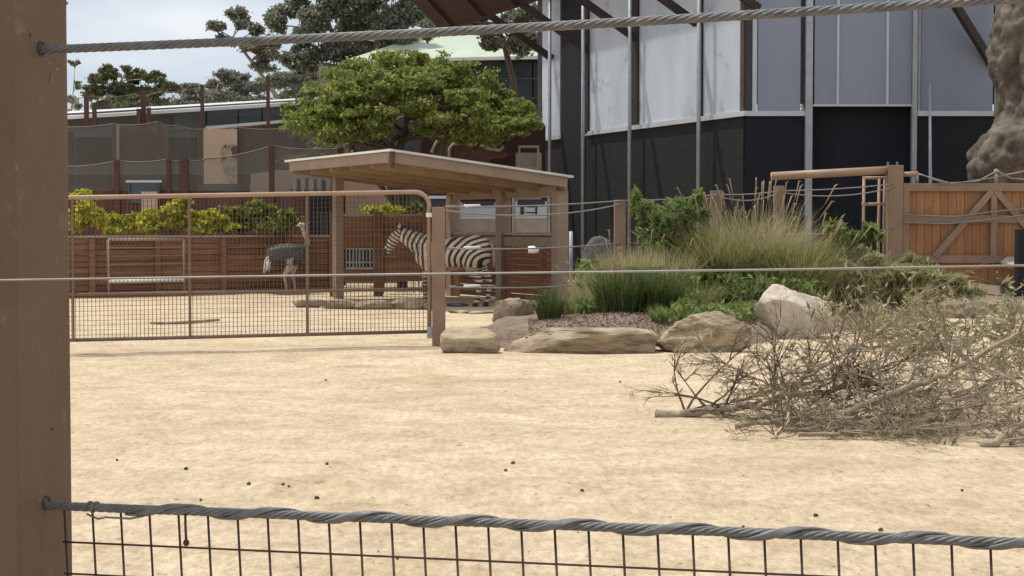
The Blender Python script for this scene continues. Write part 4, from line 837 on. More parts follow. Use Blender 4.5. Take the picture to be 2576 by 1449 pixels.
# ================================================================== trees
def limb(mb, a, b, r0, r1, bend=0.12, n=6, sides=7):
    a, b = Vector(a), Vector(b); ln = (b - a).length
    c = (a + b) / 2 + Vector((random.uniform(-1, 1), random.uniform(-1, 1), random.uniform(-0.2, 1))) * ln * bend
    pts = bez(a, c, b, n); mb.tube(pts, [r0 + (r1 - r0) * i / n for i in range(n + 1)], sides); return pts
def tree(name, label, Y, base_px, trunk, clumps, leaf, bark, lsize, dens, r0=0.2, group=None, fork=0.45, depth_k=0.8, elong=1.8, droop=0.4, sub=7, zbase=0.0, tight=0.42, shell=0.3, bark2=False):
    """trunk: pixel path; clumps: (px, py, rx, ry[, dY]) in picture pixels, each with its own depth; grown as a real crown"""
    base = Vector((xat(base_px, Y), Y, zbase)); t = thing(name, label, 'tree', base, group)
    wood = MB(); path = [base] + [Vector((xat(px, Y), Y + random.uniform(-.3, .3), zat(py, Y))) for px, py in trunk]
    sp = []
    for a, b in zip(path[:-1], path[1:]): sp += [a.lerp(b, k / 4) for k in range(4)]
    sp.append(path[-1]); n = len(sp); wood.tube(sp, [r0 * (1 - 0.75 * i / (n - 1)) for i in range(n)], 9)
    tr_o = wood.build('trunk', bark, t, smooth=True)
    lb = MB(); allp = []
    for c in clumps:
        px, py, rx, ry = c[:4]; dy = c[4] if len(c) > 4 else random.uniform(-1, 1) * depth_k * max(1.0, (max(x[0] for x in clumps) - min(x[0] for x in clumps)) / F * Y * 0.28)
        ce = Vector((xat(px, Y + dy), Y + dy, zat(py, Y + dy))); rr = (rx / F * Y, max(rx, ry) / F * Y * depth_k, ry / F * Y)
        j = min(range(n), key=lambda i: (sp[i] - ce).length + (2.0 if sp[i].z > ce.z - rr[2] * 0.3 else 0) + (1e3 if i < n * fork * 0.5 else 0))
        r_at = r0 * (1 - 0.75 * j / (n - 1)) * 0.55
        pl = limb(lb, sp[j], ce - Vector((0, 0, rr[2] * 0.3)), max(r_at, 0.03), max(0.02, r_at * 0.3))
        for _ in range(4):
            e = ce + Vector((random.uniform(-.7, .7) * rr[0], random.uniform(-.7, .7) * rr[1], random.uniform(-.3, .7) * rr[2])); limb(lb, pl[-2], e, max(0.02, r_at * 0.4), 0.012, n=3, sides=5)
        allp.append(clump_points(ce, rr, int(dens * rx * ry), sub, tight, shell))
    lb.build('limbs', bark, t, smooth=True)
    P = np.concatenate(allp); V, Fq = leaf_cloud(P, lsize, elong, droop)
    cr = link('crown', mesh_np('crown', V - np.array(base), Fq, leaf), t)
    return t
tree('acacia_tree', 'spreading bright green acacia tree with several stems behind the shelter', 43.0, 1012, [(1012, 420), (1005, 380), (1018, 330), (1030, 270), (1030, 215)],
     [(905, 185, 62, 36), (975, 158, 66, 26), (1050, 158, 70, 26), (1130, 172, 60, 30), (862, 232, 62, 36), (940, 222, 66, 36), (1025, 205, 70, 36), (1105, 220, 70, 38), (1180, 222, 56, 38), (1240, 252, 60, 34), (1300, 280, 52, 30), (1340, 305, 30, 22),
      (790, 280, 62, 28), (745, 290, 32, 22), (850, 290, 70, 30), (930, 285, 50, 28), (1215, 300, 60, 28), (1270, 318, 50, 22), (1120, 280, 56, 28), (1045, 262, 56, 30), (800, 315, 40, 18), (870, 322, 40, 16), (1160, 320, 36, 14), (1010, 180, 50, 26), (960, 330, 46, 22), (905, 260, 50, 26), (1075, 320, 44, 20), (1190, 275, 46, 26), (985, 250, 50, 28), (840, 262, 50, 24), (1150, 250, 46, 28), (730, 272, 22, 16), (1085, 190, 50, 26), (890, 345, 34, 16), (820, 335, 30, 12), (1230, 340, 40, 16), (1310, 325, 34, 16), (1120, 345, 34, 16), (1000, 350, 30, 14), (1060, 140, 30, 10), (960, 140, 26, 9), (1185, 165, 26, 12), (875, 165, 22, 10), (1280, 235, 26, 12)],
     L['acacia'], M['bark'], 0.066, 0.5, r0=0.15, fork=0.2, elong=2.2, droop=0.1, sub=26, depth_k=0.9, tight=0.28, shell=0.15)
ac_t = [o for o in COL.objects if o.name.startswith('acacia_tree')][0]
sprays = []; tws = MB()
while len(sprays) < 230:
    u, v, w = random.uniform(-1, 1), random.uniform(-1, 1), random.uniform(-1, 1); rr_ = math.sqrt(u * u + v * v + w * w)
    if rr_ > 1 or rr_ < 0.45: continue
    px_, py_ = 1040 + u * 308, 285 - (v * 152 if v > 0 else v * 82) + abs(u) ** 2 * 22
    if v < -0.2 and abs(px_ - 1030) < 90: continue
    yy = 43 + w * 2.3; c = Vector((xat(px_, yy), yy, zat(py_, yy))); sprays.append(clump_points(c, (random.uniform(.2, .42), random.uniform(.2, .42), random.uniform(.10, .22)), random.randint(70, 160), 5, .55, .3))
    if len(sprays) % 2: limb(tws, c.lerp(Vector((xat(1030, 43), 43, zat(330, 43))), .45), c, .016, .005, n=3, sides=4)
V, Fq = leaf_cloud(np.concatenate(sprays), 0.062, 2.2, .1); link('crown_sprays', mesh_np('crown_sprays', V - np.array(ORG[ac_t]), Fq, L['acacia']), ac_t); tws.build('twigs', M['bark'], ac_t)
acb = [o for o in COL.objects if o.name.startswith('acacia_tree')][0]
xs_ = MB(); b0 = Vector((xat(1012, 43), 43, 0.5))
for tx, ty in ((905, 330), (880, 365), (960, 320), (1075, 310), (1130, 300), (1215, 350), (985, 300), (1190, 330)):
    limb(xs_, b0 + Vector((random.uniform(-.25, .35), 0, random.uniform(0.4, 1.6))), Vector((xat(tx, 43), 43 + random.uniform(-.7, .5), zat(ty, 43))), 0.09, 0.03, 0.10)
xs_.build('side_stems', M['bark'], acb, smooth=True)
GG = 'gum trees behind the enclosures'
tree('gum_tree', 'slim pale-trunked gum tree leaning left in front of open sky', 70, 740, [(735, 290), (690, 232), (650, 175), (618, 130), (590, 95)],
     [(548, 66, 26, 17), (603, 32, 30, 24), (612, 62, 24, 18), (645, 75, 24, 18), (585, 103, 30, 13), (630, 112, 36, 16), (672, 130, 42, 28), (660, 168, 34, 18), (560, 92, 15, 10), (690, 105, 26, 18)], L['gum'], M['palebark'], 0.095, 1.7, r0=0.15, group=GG, sub=18, tight=0.32)
tree('gum_tree', 'broad grey-green gum tree, largest behind the pale green roof', 66, 900, [(900, 300), (880, 190), (850, 110), (820, 40), (790, -40)],
     [(700, 50, 30, 34), (745, 20, 40, 28), (800, 40, 44, 34), (850, 15, 44, 34), (775, 90, 38, 24), (880, 75, 48, 36), (930, 30, 50, 38), (985, 60, 48, 38), (1035, 30, 44, 36), (840, 130, 50, 32), (920, 130, 46, 28), (760, 150, 46, 30), (800, 190, 50, 28), (720, 205, 50, 24), (870, 180, 44, 22), (760, 235, 60, 22), (1000, 105, 50, 30), (850, -40, 60, 34), (950, -40, 70, 34), (770, -30, 40, 25)], L['gum'], M['palebark'], 0.10, 2.3, r0=0.2, group=GG, sub=30, tight=0.33, bark2=True)
tree('gum_tree', 'dark gum tree whose branches hang over the pale green roof', 58, 1290, [(1290, 200), (1270, 120), (1250, 60), (1230, 0)],
     [(1085, 75, 40, 24), (1140, 45, 44, 30), (1200, 60, 40, 28), (1240, 105, 40, 22), (1290, 60, 46, 34), (1300, 120, 40, 22), (1340, 100, 36, 24), (1120, 0, 50, 30), (1210, 0, 50, 30), (1340, 40, 40, 30)], L['gum'], M['bark'], 0.095, 1.4, r0=0.16, group=GG, sub=22, tight=0.32)
tree('gum_tree', 'rounded olive gum tree at the left beside the near post', 78, 310, [(310, 300), (315, 260), (300, 220), (320, 190)],
     [(250, 200, 26, 16), (282, 183, 28, 17), (322, 172, 15, 8), (350, 192, 30, 20), (392, 195, 34, 16), (250, 230, 36, 18), (310, 222, 40, 22), (370, 230, 44, 22), (430, 218, 40, 17), (330, 262, 50, 22), (260, 268, 34, 18), (400, 262, 46, 20)], L['gumolive'], M['palebark'], 0.105, 2.2, r0=0.14, group=GG, sub=18, tight=0.32)
tree('gum_tree', 'low dark gum tree between the olive tree and the slim pale trunk', 80, 540, [(540, 300), (545, 250), (550, 210)],
     [(480, 226, 36, 15), (520, 240, 40, 18), (570, 190, 36, 18), (600, 200, 36, 20), (545, 210, 30, 15), (620, 225, 40, 20), (660, 215, 34, 20), (570, 250, 60, 20), (640, 258, 60, 18), (470, 258, 46, 16)], L['gum'], M['palebark'], 0.105, 2.2, r0=0.13, group=GG, sub=18, tight=0.32)
tree('gum_tree', 'small wispy gum sapling against the sky next to the near post', 84, 180, [(184, 290), (186, 230), (194, 170)], [(198, 158, 9, 9), (186, 160, 10, 8), (200, 215, 12, 8), (182, 250, 18, 14), (205, 268, 14, 8)], L['gum'], M['palebark'], 0.14, 0.7, r0=0.05, group=GG, sub=4)
P = np.concatenate([clump_points((x, 92 + random.uniform(-3, 3), random.uniform(4.0, 8.3)), (3.0, 2.5, 1.6), 420, 8) for x in np.linspace(-30, 26, 26)])
V, Fq = leaf_cloud(P, 0.30, 1.6); tag(link('tree_line', mesh_np('tree_line', V, Fq, L['gum'])), 'dense grey-green belt of far trees behind the enclosures', 'trees', kind='stuff')

# ================================================================== golden shrubs behind the plank wall
def shrub(name, label, pts, leaf, lsize, dens, Y, group=None, zb=0.0, elong=1.5, cat='shrub', stems=6, droop=-0.3):
    cx = sum(p[0] for p in pts) / len(pts); base = Vector((xat(cx, Y), Y, zb)); t = thing(name, label, cat, base, group)
    st = MB(); allp = []
    for px, py, rx, ry in pts:
        dy = random.uniform(-.25, .25); ce = Vector((xat(px, Y + dy), Y + dy, zat(py, Y + dy))); rr = (rx / F * Y, rx / F * Y * 0.8, ry / F * Y)
        allp.append(clump_points(ce, rr, int(dens * rx * ry), 8, 0.4, 0.4))
        for _ in range(2): limb(st, base + Vector((random.uniform(-.15, .15), random.uniform(-.1, .1), 0)), ce + Vector((random.uniform(-.6, .6) * rr[0], 0, random.uniform(-.3, .5) * rr[2])), 0.014, 0.005, n=4, sides=4)
    st.build('stems', M['bark'], t)
    V, Fq = leaf_cloud(np.concatenate(allp), lsize, elong, droop); link('foliage', mesh_np('foliage', V - np.array(base), Fq, leaf), t); return t
HG = 'golden shrubs along the plank wall'
SY = RW(480, 0).y + 0.9; ZB = WT - 0.05
MB_s = MB().bar(RW(62, WT - 0.22, -0.75), RW(900, WT - 0.22, -0.75), 1.3, 0.2); tag(MB_s.build('hedge_soil', M['soil']), kind='structure')
shrub('golden_shrub', 'bright yellow-green shrub tallest at the left beside the near post', [(212, 488, 26, 16), (225, 528, 34, 26), (200, 560, 30, 24), (250, 560, 30, 20)], L['golden'], 0.085, 0.85, SY, HG, ZB)
shrub('golden_shrub', 'low golden shrub between the leftmost shrub and the tall yellow one', [(290, 556, 26, 12), (320, 572, 34, 14), (285, 580, 30, 10)], L['golden'], 0.085, 0.9, SY, HG, ZB)
shrub('golden_shrub', 'yellow shrub peaking under the gate rail left of the gate upright', [(395, 548, 34, 20), (440, 528, 32, 22), (462, 508, 24, 14), (380, 572, 36, 16), (450, 565, 36, 22)], L['golden'], 0.085, 0.85, SY, HG, ZB)
shrub('golden_shrub', 'golden and green shrub just right of the first gate upright', [(500, 545, 26, 18), (535, 548, 34, 22), (520, 572, 40, 18)], L['golden'], 0.085, 0.85, SY, HG, ZB)
shrub('golden_shrub', 'narrow yellow shrub filling the hedge left of the peaked one', [(340, 556, 26, 20), (352, 576, 30, 14)], L['golden'], 0.085, 0.9, SY, HG, ZB)
shrub('golden_shrub', 'yellow-green shrub joining the hedge at its middle dip', [(565, 548, 26, 22), (570, 574, 34, 16)], L['golden'], 0.085, 0.9, SY, HG, ZB)
shrub('golden_shrub', 'dark green shrub with yellow tips in the middle of the hedge', [(595, 538, 34, 24), (640, 525, 34, 24), (610, 568, 44, 20)], L['goldgreen'], 0.08, 0.85, SY, HG, ZB)
shrub('golden_shrub', 'green shrub with yellow tips left of the ostrich head', [(680, 535, 32, 24), (722, 545, 30, 24), (690, 570, 40, 18), (755, 562, 22, 18)], L['goldgreen'], 0.08, 0.85, SY, HG, ZB)
for px, py, rx, ry, lab in ((800, 380, 60, 26, 'dark green bush behind the netting under the acacia'),):
    shrub('net_side_shrub', lab, [(px, py, rx * 1.3, ry), (px + rx * .4, py + ry * .6, rx * 1.1, ry * .7), (px - rx * .3, py + ry * .9, rx * 1.1, ry * .6)], L['gumolive'], 0.085, 0.4, 50.6, 'bushes behind the terrace netting', 0.0)
shrub('golden_shrub', 'yellow-green bush seen above the pen fence', [(935, 528, 32, 12), (985, 528, 36, 14), (965, 540, 40, 10)], L['golden'], 0.07, 0.7, 39.2, HG, 0.0)
shrub('golden_shrub', 'small green bush above the pen fence by the gate corner', [(1048, 525, 22, 15), (1060, 540, 20, 10)], L['goldgreen'], 0.07, 0.8, 39.4, HG, 0.0)

# ================================================================== planting bed
def blades(n, base_r, h, spread, w, curve=0.5, seg=3, hvar=0.55):
    """n arching grass blades around the origin"""
    V = []; Fq = []
    for i in range(n):
        a = random.uniform(0, 6.283); r = base_r * math.sqrt(random.random()); b = Vector((r * math.cos(a), r * math.sin(a), 0))
        a2 = a + random.uniform(-.9, .9); d = Vector((math.cos(a2), math.sin(a2), 0)); hh = h * (1 - hvar * random.random()); sp = spread * random.uniform(0.2, 1.0); s = Vector((-d.y, d.x, 0)); k = len(V)
        for j in range(seg + 1):
            u = j / seg; c = b + d * (sp * hh * u ** (1 + curve)) + Vector((0, 0, hh * (u - 0.28 * sp * u * u * (1 + curve)))); ww = w * (1 - u) ** 0.7 * 0.5 + 0.0008
            V += [c - s * ww, c + s * ww]
        for j in range(seg): Fq.append((k + 2 * j, k + 2 * j + 1, k + 2 * j + 3, k + 2 * j + 2))
    return V, Fq
def tuft(name, label, px, py, Y, n, br, h, spread, w, leaf, cat='grass', group=None, plumes=0, zoff=0.0, curve=.5):
    x = xat(px, Y); z = max(0.0, bed_z(x, Y)) - 0.02 if py is None else zat(py, Y)
    t = thing(name, label, cat, (x, Y, z), group); V, Fq = blades(n, br, h, spread, w, curve)
    link('blades', mesh_np('blades', V, Fq, leaf), t)
    if plumes:
        pm = MB()
        for _ in range(plumes):
            a = random.uniform(0, 6.283); d = Vector((math.cos(a), math.sin(a), 0)); sp = random.uniform(.1, .95); hh = h * random.uniform(.85, 1.15) * (1 - .25 * sp)
            b0 = d * br * random.random(); tip = b0 + d * sp * hh * .7 + Vector((0, 0, hh)); m1 = b0 + Vector((0, 0, hh * .6)) + d * sp * .2 * hh
            pm.tube([b0, m1, b0.lerp(tip, .8) + Vector((0, 0, hh * .04))], [.003, .003, .002], 3, False); e = tip + d * .05 + Vector((0, 0, random.uniform(-.04, .05)))
            pm.tube([b0.lerp(tip, .8) + Vector((0, 0, hh * .04)), tip, e], [.004, .013, .002], 4)
        link('plumes', pm.mesh('plumes', L['plume']), t)
    return t
FG = 'fountain grasses on the planting bed'
tuft('fountain_grass', 'tall pale fountain grass crowned with tan plumes, largest on the bed', 1905, None, 27.0, 4600, .62, 2.0, 1.0, .009, L['drygrass'], group=FG, plumes=45, curve=1.1)
tuft('fountain_grass', 'olive fountain grass at the left foot of the pale plumed clump', 1825, None, 26.4, 2200, .50, 1.75, .95, .012, L['olivegrass'], group=FG, plumes=30)
tuft('fountain_grass', 'olive grass arching right of the pale plumed clump', 1990, None, 26.2, 2400, .55, 1.55, 1.1, .012, L['olivegrass'], group=FG, plumes=16)
tuft('fountain_grass', 'straw-coloured grass in front of the left bed post', 1585, None, 25.4, 1200, .36, 1.15, .6, .010, L['drygrass'], group=FG, plumes=14)
tuft('fountain_grass', 'short straw grass at the left end of the planting bed', 1505, None, 25.0, 900, .36, .8, .8, .010, L['drygrass'], group=FG, plumes=8)
tuft('fountain_grass', 'pale dry grass low behind the dark tufts', 1665, None, 25.4, 1200, .42, 1.0, .7, .010, L['drygrass'], group=FG, plumes=6)
tuft('fountain_grass', 'low olive grass behind the whitish boulder', 2060, None, 26.0, 900, .45, .72, .7, .012, L['olivegrass'], group=FG, plumes=8)
tuft('fountain_grass', 'low olive grass clump in front of the orange gate post', 2180, None, 27.5, 900, .45, .85, .7, .012, L['olivegrass'], group=FG, plumes=8)
for px, Y, h, lab in ((1430, 23.9, .42, 'sparse straw tuft right of the dark rush'), (1475, 24.3, .55, 'loose straw tuft left of the bed grasses'), (1770, 24.6, .55, 'mid-green grass clump right of the dark tufts')):
    tuft('grass_tuft', lab, px, None, Y, 420, .28, h, .6, .010, L['olivegrass'] if px != 1475 else L['drygrass'], cat='grass', group='small grass tufts on the bed')
TG = 'dark strappy tufts on the bed'
tuft('strappy_tuft', 'bright green rush tuft just right of the grey boulder', 1382, None, 22.6, 520, .15, .58, .60, .011, L['tuft'], cat='plant', group=TG, curve=.3)
tuft('strappy_tuft', 'large dark green tuft left of the two in mid bed', 1562, None, 23.4, 1100, .34, .80, .70, .011, L['tuft'], cat='plant', group=TG)
tuft('strappy_tuft', 'dark green tuft right of the two in mid bed', 1648, None, 23.6, 1000, .34, .78, .70, .011, L['tuft'], cat='plant', group=TG)
tuft('strappy_tuft', 'small grey-green tuft on the mulch edge', 1660, None, 22.3, 260, .10, .34, .7, .014, L['shrub'], cat='plant', group=TG)
tuft('strappy_tuft', 'small light green tuft low behind the sandstone rock', 1745, None, 22.4, 240, .12, .30, .8, .014, L['shrub'], cat='plant', group=TG)
shrub('leafy_shrub', 'fresh green leafy shrub rising in front of the charcoal wall', [(1640, 540, 40, 30), (1700, 525, 44, 32), (1745, 545, 36, 34), (1690, 580, 60, 40), (1610, 520, 24, 20), (1720, 620, 60, 40), (1760, 505, 14, 16), (1600, 495, 12, 20)], L['shrub'], 0.038, 0.5, 26.8, None, 0.5, elong=3.2, stems=12, droop=-.6)
shrub('leafy_shrub', 'olive long-leaved shrub sprawling before the orange gate post', [(2160, 690, 60, 26), (2240, 680, 60, 28), (2320, 700, 60, 26), (2400, 715, 50, 24), (2110, 720, 50, 26), (2270, 735, 70, 22), (2200, 650, 30, 16), (2290, 655, 26, 14), (2440, 735, 40, 18)], L['wilt'], 0.036, 0.55, 26.2, None, 0.3, elong=4.2, droop=-.2)
shrub('leafy_shrub', 'tall loose green sprays left of the fountain grass', [(1600, 490, 14, 26), (1622, 520, 22, 30), (1752, 500, 18, 26), (1720, 530, 26, 30), (1668, 555, 36, 30), (1640, 600, 40, 30)], L['shrub'], 0.03, 0.5, 26.3, None, 0.5, elong=4.0, droop=-.7)
tuft('sage_plant', 'grey sage plant with long arching leaves in front of the fountain grass', 1885, None, 25.0, 150, .22, .85, 1.15, .035, L['sage'], cat='plant')
shrub('leafy_shrub', 'broad-leaved shrub with pale upright leaves before the dark doorway', [(2090, 580, 34, 26), (2130, 600, 40, 22), (2190, 590, 30, 24), (2150, 640, 60, 26), (2060, 630, 40, 26)], L['cover'], 0.05, 0.6, 28.5, None, 0.4, elong=3.6, droop=-.9)
# low leafy ground cover
Pc = []
while len(Pc) < 19000:
    px, y = random.uniform(1450, 2420), random.uniform(22.3, 29.5); x = xat(px, y)
    if bed_dist(x, y) > 0.45 and (px > 1690 or y > 23.4) and mnoise.noise(Vector((x * 1.1, y * 1.1, 5))) > -0.35:
        hh = 0.12 + 0.28 * max(0, mnoise.noise(Vector((x * .9, y * .9, 9)))) + (0.25 if y > 24.5 else 0); Pc.append((x, y, bed_z(x, y) + random.random() ** 1.4 * hh * 1.5))
V, Fq = leaf_cloud(np.array(Pc), 0.055, 2.6, -0.5); tag(link('ground_cover', mesh_np('ground_cover', V, Fq, L['cover'])), 'low leafy green ground cover across the planting bed', 'ground cover', kind='stuff')
Pm = []
while len(Pm) < 3000:
    px, y = random.uniform(1330, 1800), random.uniform(20.4, 23.2); x = xat(px, y)
    if bed_dist(x, y) > 0.15: Pm.append((x, y, bed_z(x, y) + 0.012))
V, Fq = leaf_cloud(np.array(Pm), 0.02, 2.2); tag(link('mulch_chips', mesh_np('mulch_chips', V, Fq, leaf_mat('mulch_chip', [(0.19, 0.14, 0.10), (0.28, 0.21, 0.155), (0.40, 0.32, 0.25)], 0.0))), 'loose brown mulch chips on the bed', 'mulch', kind='stuff')

# ================================================================== rocks
def rock(label, px, ybase, w, h, seed, m, dep=0.8, zb=0.0, amp=.26, flat=0.0, rotz=0.0, sink=0.2, name='boulder', group=None, Y=None, cuts=11, tilt=0, boxy=0.0):
    p = gnd(px, ybase, zb) if Y is None else Vector((xat(px, Y), Y, zb)); k = p.y / F; sx, sz = w * k / 2, h * k
    me = rock_mesh(name, (sx * 1.08, sx * dep, sz / (2 - sink) * 1.12), seed, m, amp, 5 if w > 100 else 4, flat, cuts, boxy)
    o = bpy.data.objects.new(name, me); COL.objects.link(o); o.location = (p.x, p.y + sx * dep * 0.7, zb + sz / (2 - sink) * (1 - sink)); o.rotation_euler = (0, tilt, rotz)
    return tag(o, label, 'rock', group)
rock('angular grey boulder standing left of the bright rush tuft', 1290, 824, 108, 86, 11, M['rock'], .85, .06, .18, rotz=.3, cuts=14)
rock('flat-topped sandstone kerb block beside the gate post', 1184, 889, 156, 62, 21, M['rocktan'], .75, 0, .10, name='kerb_stone', cuts=3, boxy=.5)
rock('long flat-topped sandstone kerb slab in front of the mulch', 1458, 889, 400, 58, 23, M['rocktan'], .48, 0, .09, name='kerb_stone', cuts=3, boxy=.34)
rock('low tan rounded sandstone rock between the kerb slab and the whitish boulder', 1778, 886, 250, 92, 31, M['rocktan'], .6, 0, .2)
rock('large whitish boulder behind the brush pile', 1985, 854, 230, 142, 42, M['rockwhite'], .75, 0, .20, rotz=.5, cuts=14)
rock('brownish rock right of the whitish boulder, half hidden by twigs', 2170, 815, 150, 66, 51, M['rock'], .7, 0, .2)
rock('pale rounded rock above the brown one behind the twigs', 2245, 782, 120, 70, 57, M['rockwhite'], .7, .1, .2)
rock('low grey rock at the right end of the planting bed', 2400, 800, 150, 46, 61, M['rock'], .6, 0, .2)
rock('small grey rock at the right edge behind the brush', 2505, 792, 130, 40, 66, M['rock'], .6, 0, .2)
rock('pale stone beside the dark stump rock', 2345, 770, 90, 40, 69, M['rockwhite'], .7, 0.1, .2)
rock('small flat stone at the foot of the grey boulder', 1235, 838, 80, 18, 71, M['rocktan'], .7, 0.05, .2, name='stone')
rock('flat pale stone lying on the mulch behind the kerb slab', 1620, 838, 60, 14, 73, M['rockwhite'], .7, 0.16, .2, name='stone')
rock('pale stone at the back left of the bed under the grasses', 1405, 756, 90, 26, 75, M['rocktan'], .6, 0.1, .2, name='stone')
rock('grey domed boulder against the charcoal wall', 1510, 745, 90, 140, 77, M['rockdark'], .8, 0.0, .12, name='boulder', cuts=2)
st_ = rock('dark mottled boulder with pale top at the right edge', 2580, 775, 100, 110, 81, M['rockdark'], .8, 0.0, .15)
rock('pale capstone resting on the dark mottled boulder', 2568, 0, 84, 30, 83, M['rockwhite'], .7, st_.location.z + 0.42, .15, Y=31.6, sink=.1)
single('dark_block_post', MB().box((xat(2572, 31.2), 31.2, zat(630, 31.2) / 2 + .3), (0.26, 0.26, zat(600, 31.2) - .0)), M['navy'], 'short black post behind the dark mottled boulder', 'post', (xat(2572, 31.2), 31.2, 0), bevel=.01)
KG = 'low kerb rocks in front of the shelter'
for i, (px, yb, w, h, lab) in enumerate(((765, 774, 92, 26, 'leftmost low grey kerb rock in front of the shelter'), (850, 777, 110, 28, 'low grey kerb rock second from left before the shelter'), (940, 779, 104, 30, 'low grey kerb rock in the middle before the shelter'), (1025, 779, 96, 34, 'taller grey kerb rock left of the gate post'), (1092, 779, 60, 26, 'low kerb rock directly behind the gate post'))):
    rock(lab, px, yb, w, h, 90 + i, M['rock'], .55, 0, .18, flat=.5, name='kerb_rock', group=KG)
for px, yb, w, h, s, lab in ((1150, 771, 62, 12, 101, 'dark flat stone slab at the zebra hind feet'), (1160, 789, 70, 10, 103, 'thin pale flat stone in front of the zebra'), (1215, 790, 70, 9, 105, 'thin flat stone left of the grey boulder foot')):
    rock(lab, px, yb, w, h, s, M['rockdark'] if s == 101 else M['rocktan'], .6, 0, .15, flat=.4, name='flat_stone')
# stick lying beyond the gate
a, b = gnd(378, 817), gnd(552, 812)
single('dry_stick', MB().tube([a + Vector((0, 0, .03)), a.lerp(b, .2) + Vector((0, 0, .015)), a.lerp(b, .6) + Vector((0, -.05, .03)), b + Vector((0, 0, .05))], [.018, .026, .03, .022], 7), M['twig'], 'long dry stick lying on the sand behind the gate', 'stick', a.lerp(b, .5), smooth=True)
# dark pebbles and droppings on the sand
PEB = ['dark pebble nearest the brown near post on the open sand', 'dark pebble second from the near post on the sand', 'dark pebble just left of the close pair on the sand', 'left pebble of the close pair on the sand', 'right pebble of the close pair on the sand', 'pebble right of and below the close pair', 'lone pebble above and right of the close pair', 'upper pebble of the two in the centre of the sand', 'lower pebble of the two in the centre of the sand', 'single pebble right of the two central ones', 'pebble close above the lower rope right of centre', 'pebble almost touching the lower rope, rightmost of the near ones', 'small pebble left of the rightmost near ones by the rope', 'pebble on the sand at the right below the brush pile', 'small stone in front of the sandstone kerb', 'pebble seen through the near mesh left of centre', 'lone pebble on the far sand between kerb and brush pile', 'lone pebble on the far sand left of the gate post', 'pebble above the start of the lower rope']
pm_ = rock_mesh('pebble', (.015, .013, .010), 5, M['pebble'], .2, 2)
for i, (px, py) in enumerate(((295, 1158), (468, 1184), (625, 1221), (712, 1221), (727, 1225), (797, 1252), (823, 1170), (1290, 1165), (1272, 1186), (1465, 1240), (2052, 1303), (2215, 1337), (1870, 1325), (2420, 1235), (1740, 898), (1000, 1410), (1560, 960), (820, 960), (505, 1262))):
    p = gnd(px, py); o = place('pebble', pm_, None, (p.x, p.y, gz(p.x, p.y) + .008), (0, 0, i * 1.3), [random.uniform(.7, 1.25) * (p.y / 10) ** .4] * 3)
    tag(o, PEB[i], 'pebble', 'pebbles scattered on the sand')

Pl = []
for _ in range(900):
    y = 3.5 + 20 * random.random() ** 1.3; x = random.uniform(-.36, .36) * y
    Pl.append((x, y, gz(x, y) + .006))
Pl = np.array(Pl); N_ = len(Pl); an = np.random.uniform(0, 6.283, N_); ln_ = np.random.uniform(.006, .028, N_); wd_ = np.random.uniform(.003, .008, N_)
ax = np.stack([np.cos(an), np.sin(an), np.random.uniform(-.15, .15, N_)], 1) * ln_[:, None]; bx_ = np.stack([-np.sin(an), np.cos(an), np.random.uniform(.0, .5, N_)], 1) * wd_[:, None]
V = np.stack([Pl - ax, Pl + bx_, Pl + ax, Pl - bx_], 1).reshape(-1, 3)
tag(link('leaf_litter', mesh_np('leaf_litter', V, np.arange(4 * N_).reshape(-1, 4), leaf_mat('dry_litter', [(0.16, 0.11, 0.075), (0.36, 0.27, 0.18), (0.62, 0.53, 0.40)], 0.0))), 'tiny dry leaf bits and chips scattered over the sand', 'leaf litter', kind='stuff')

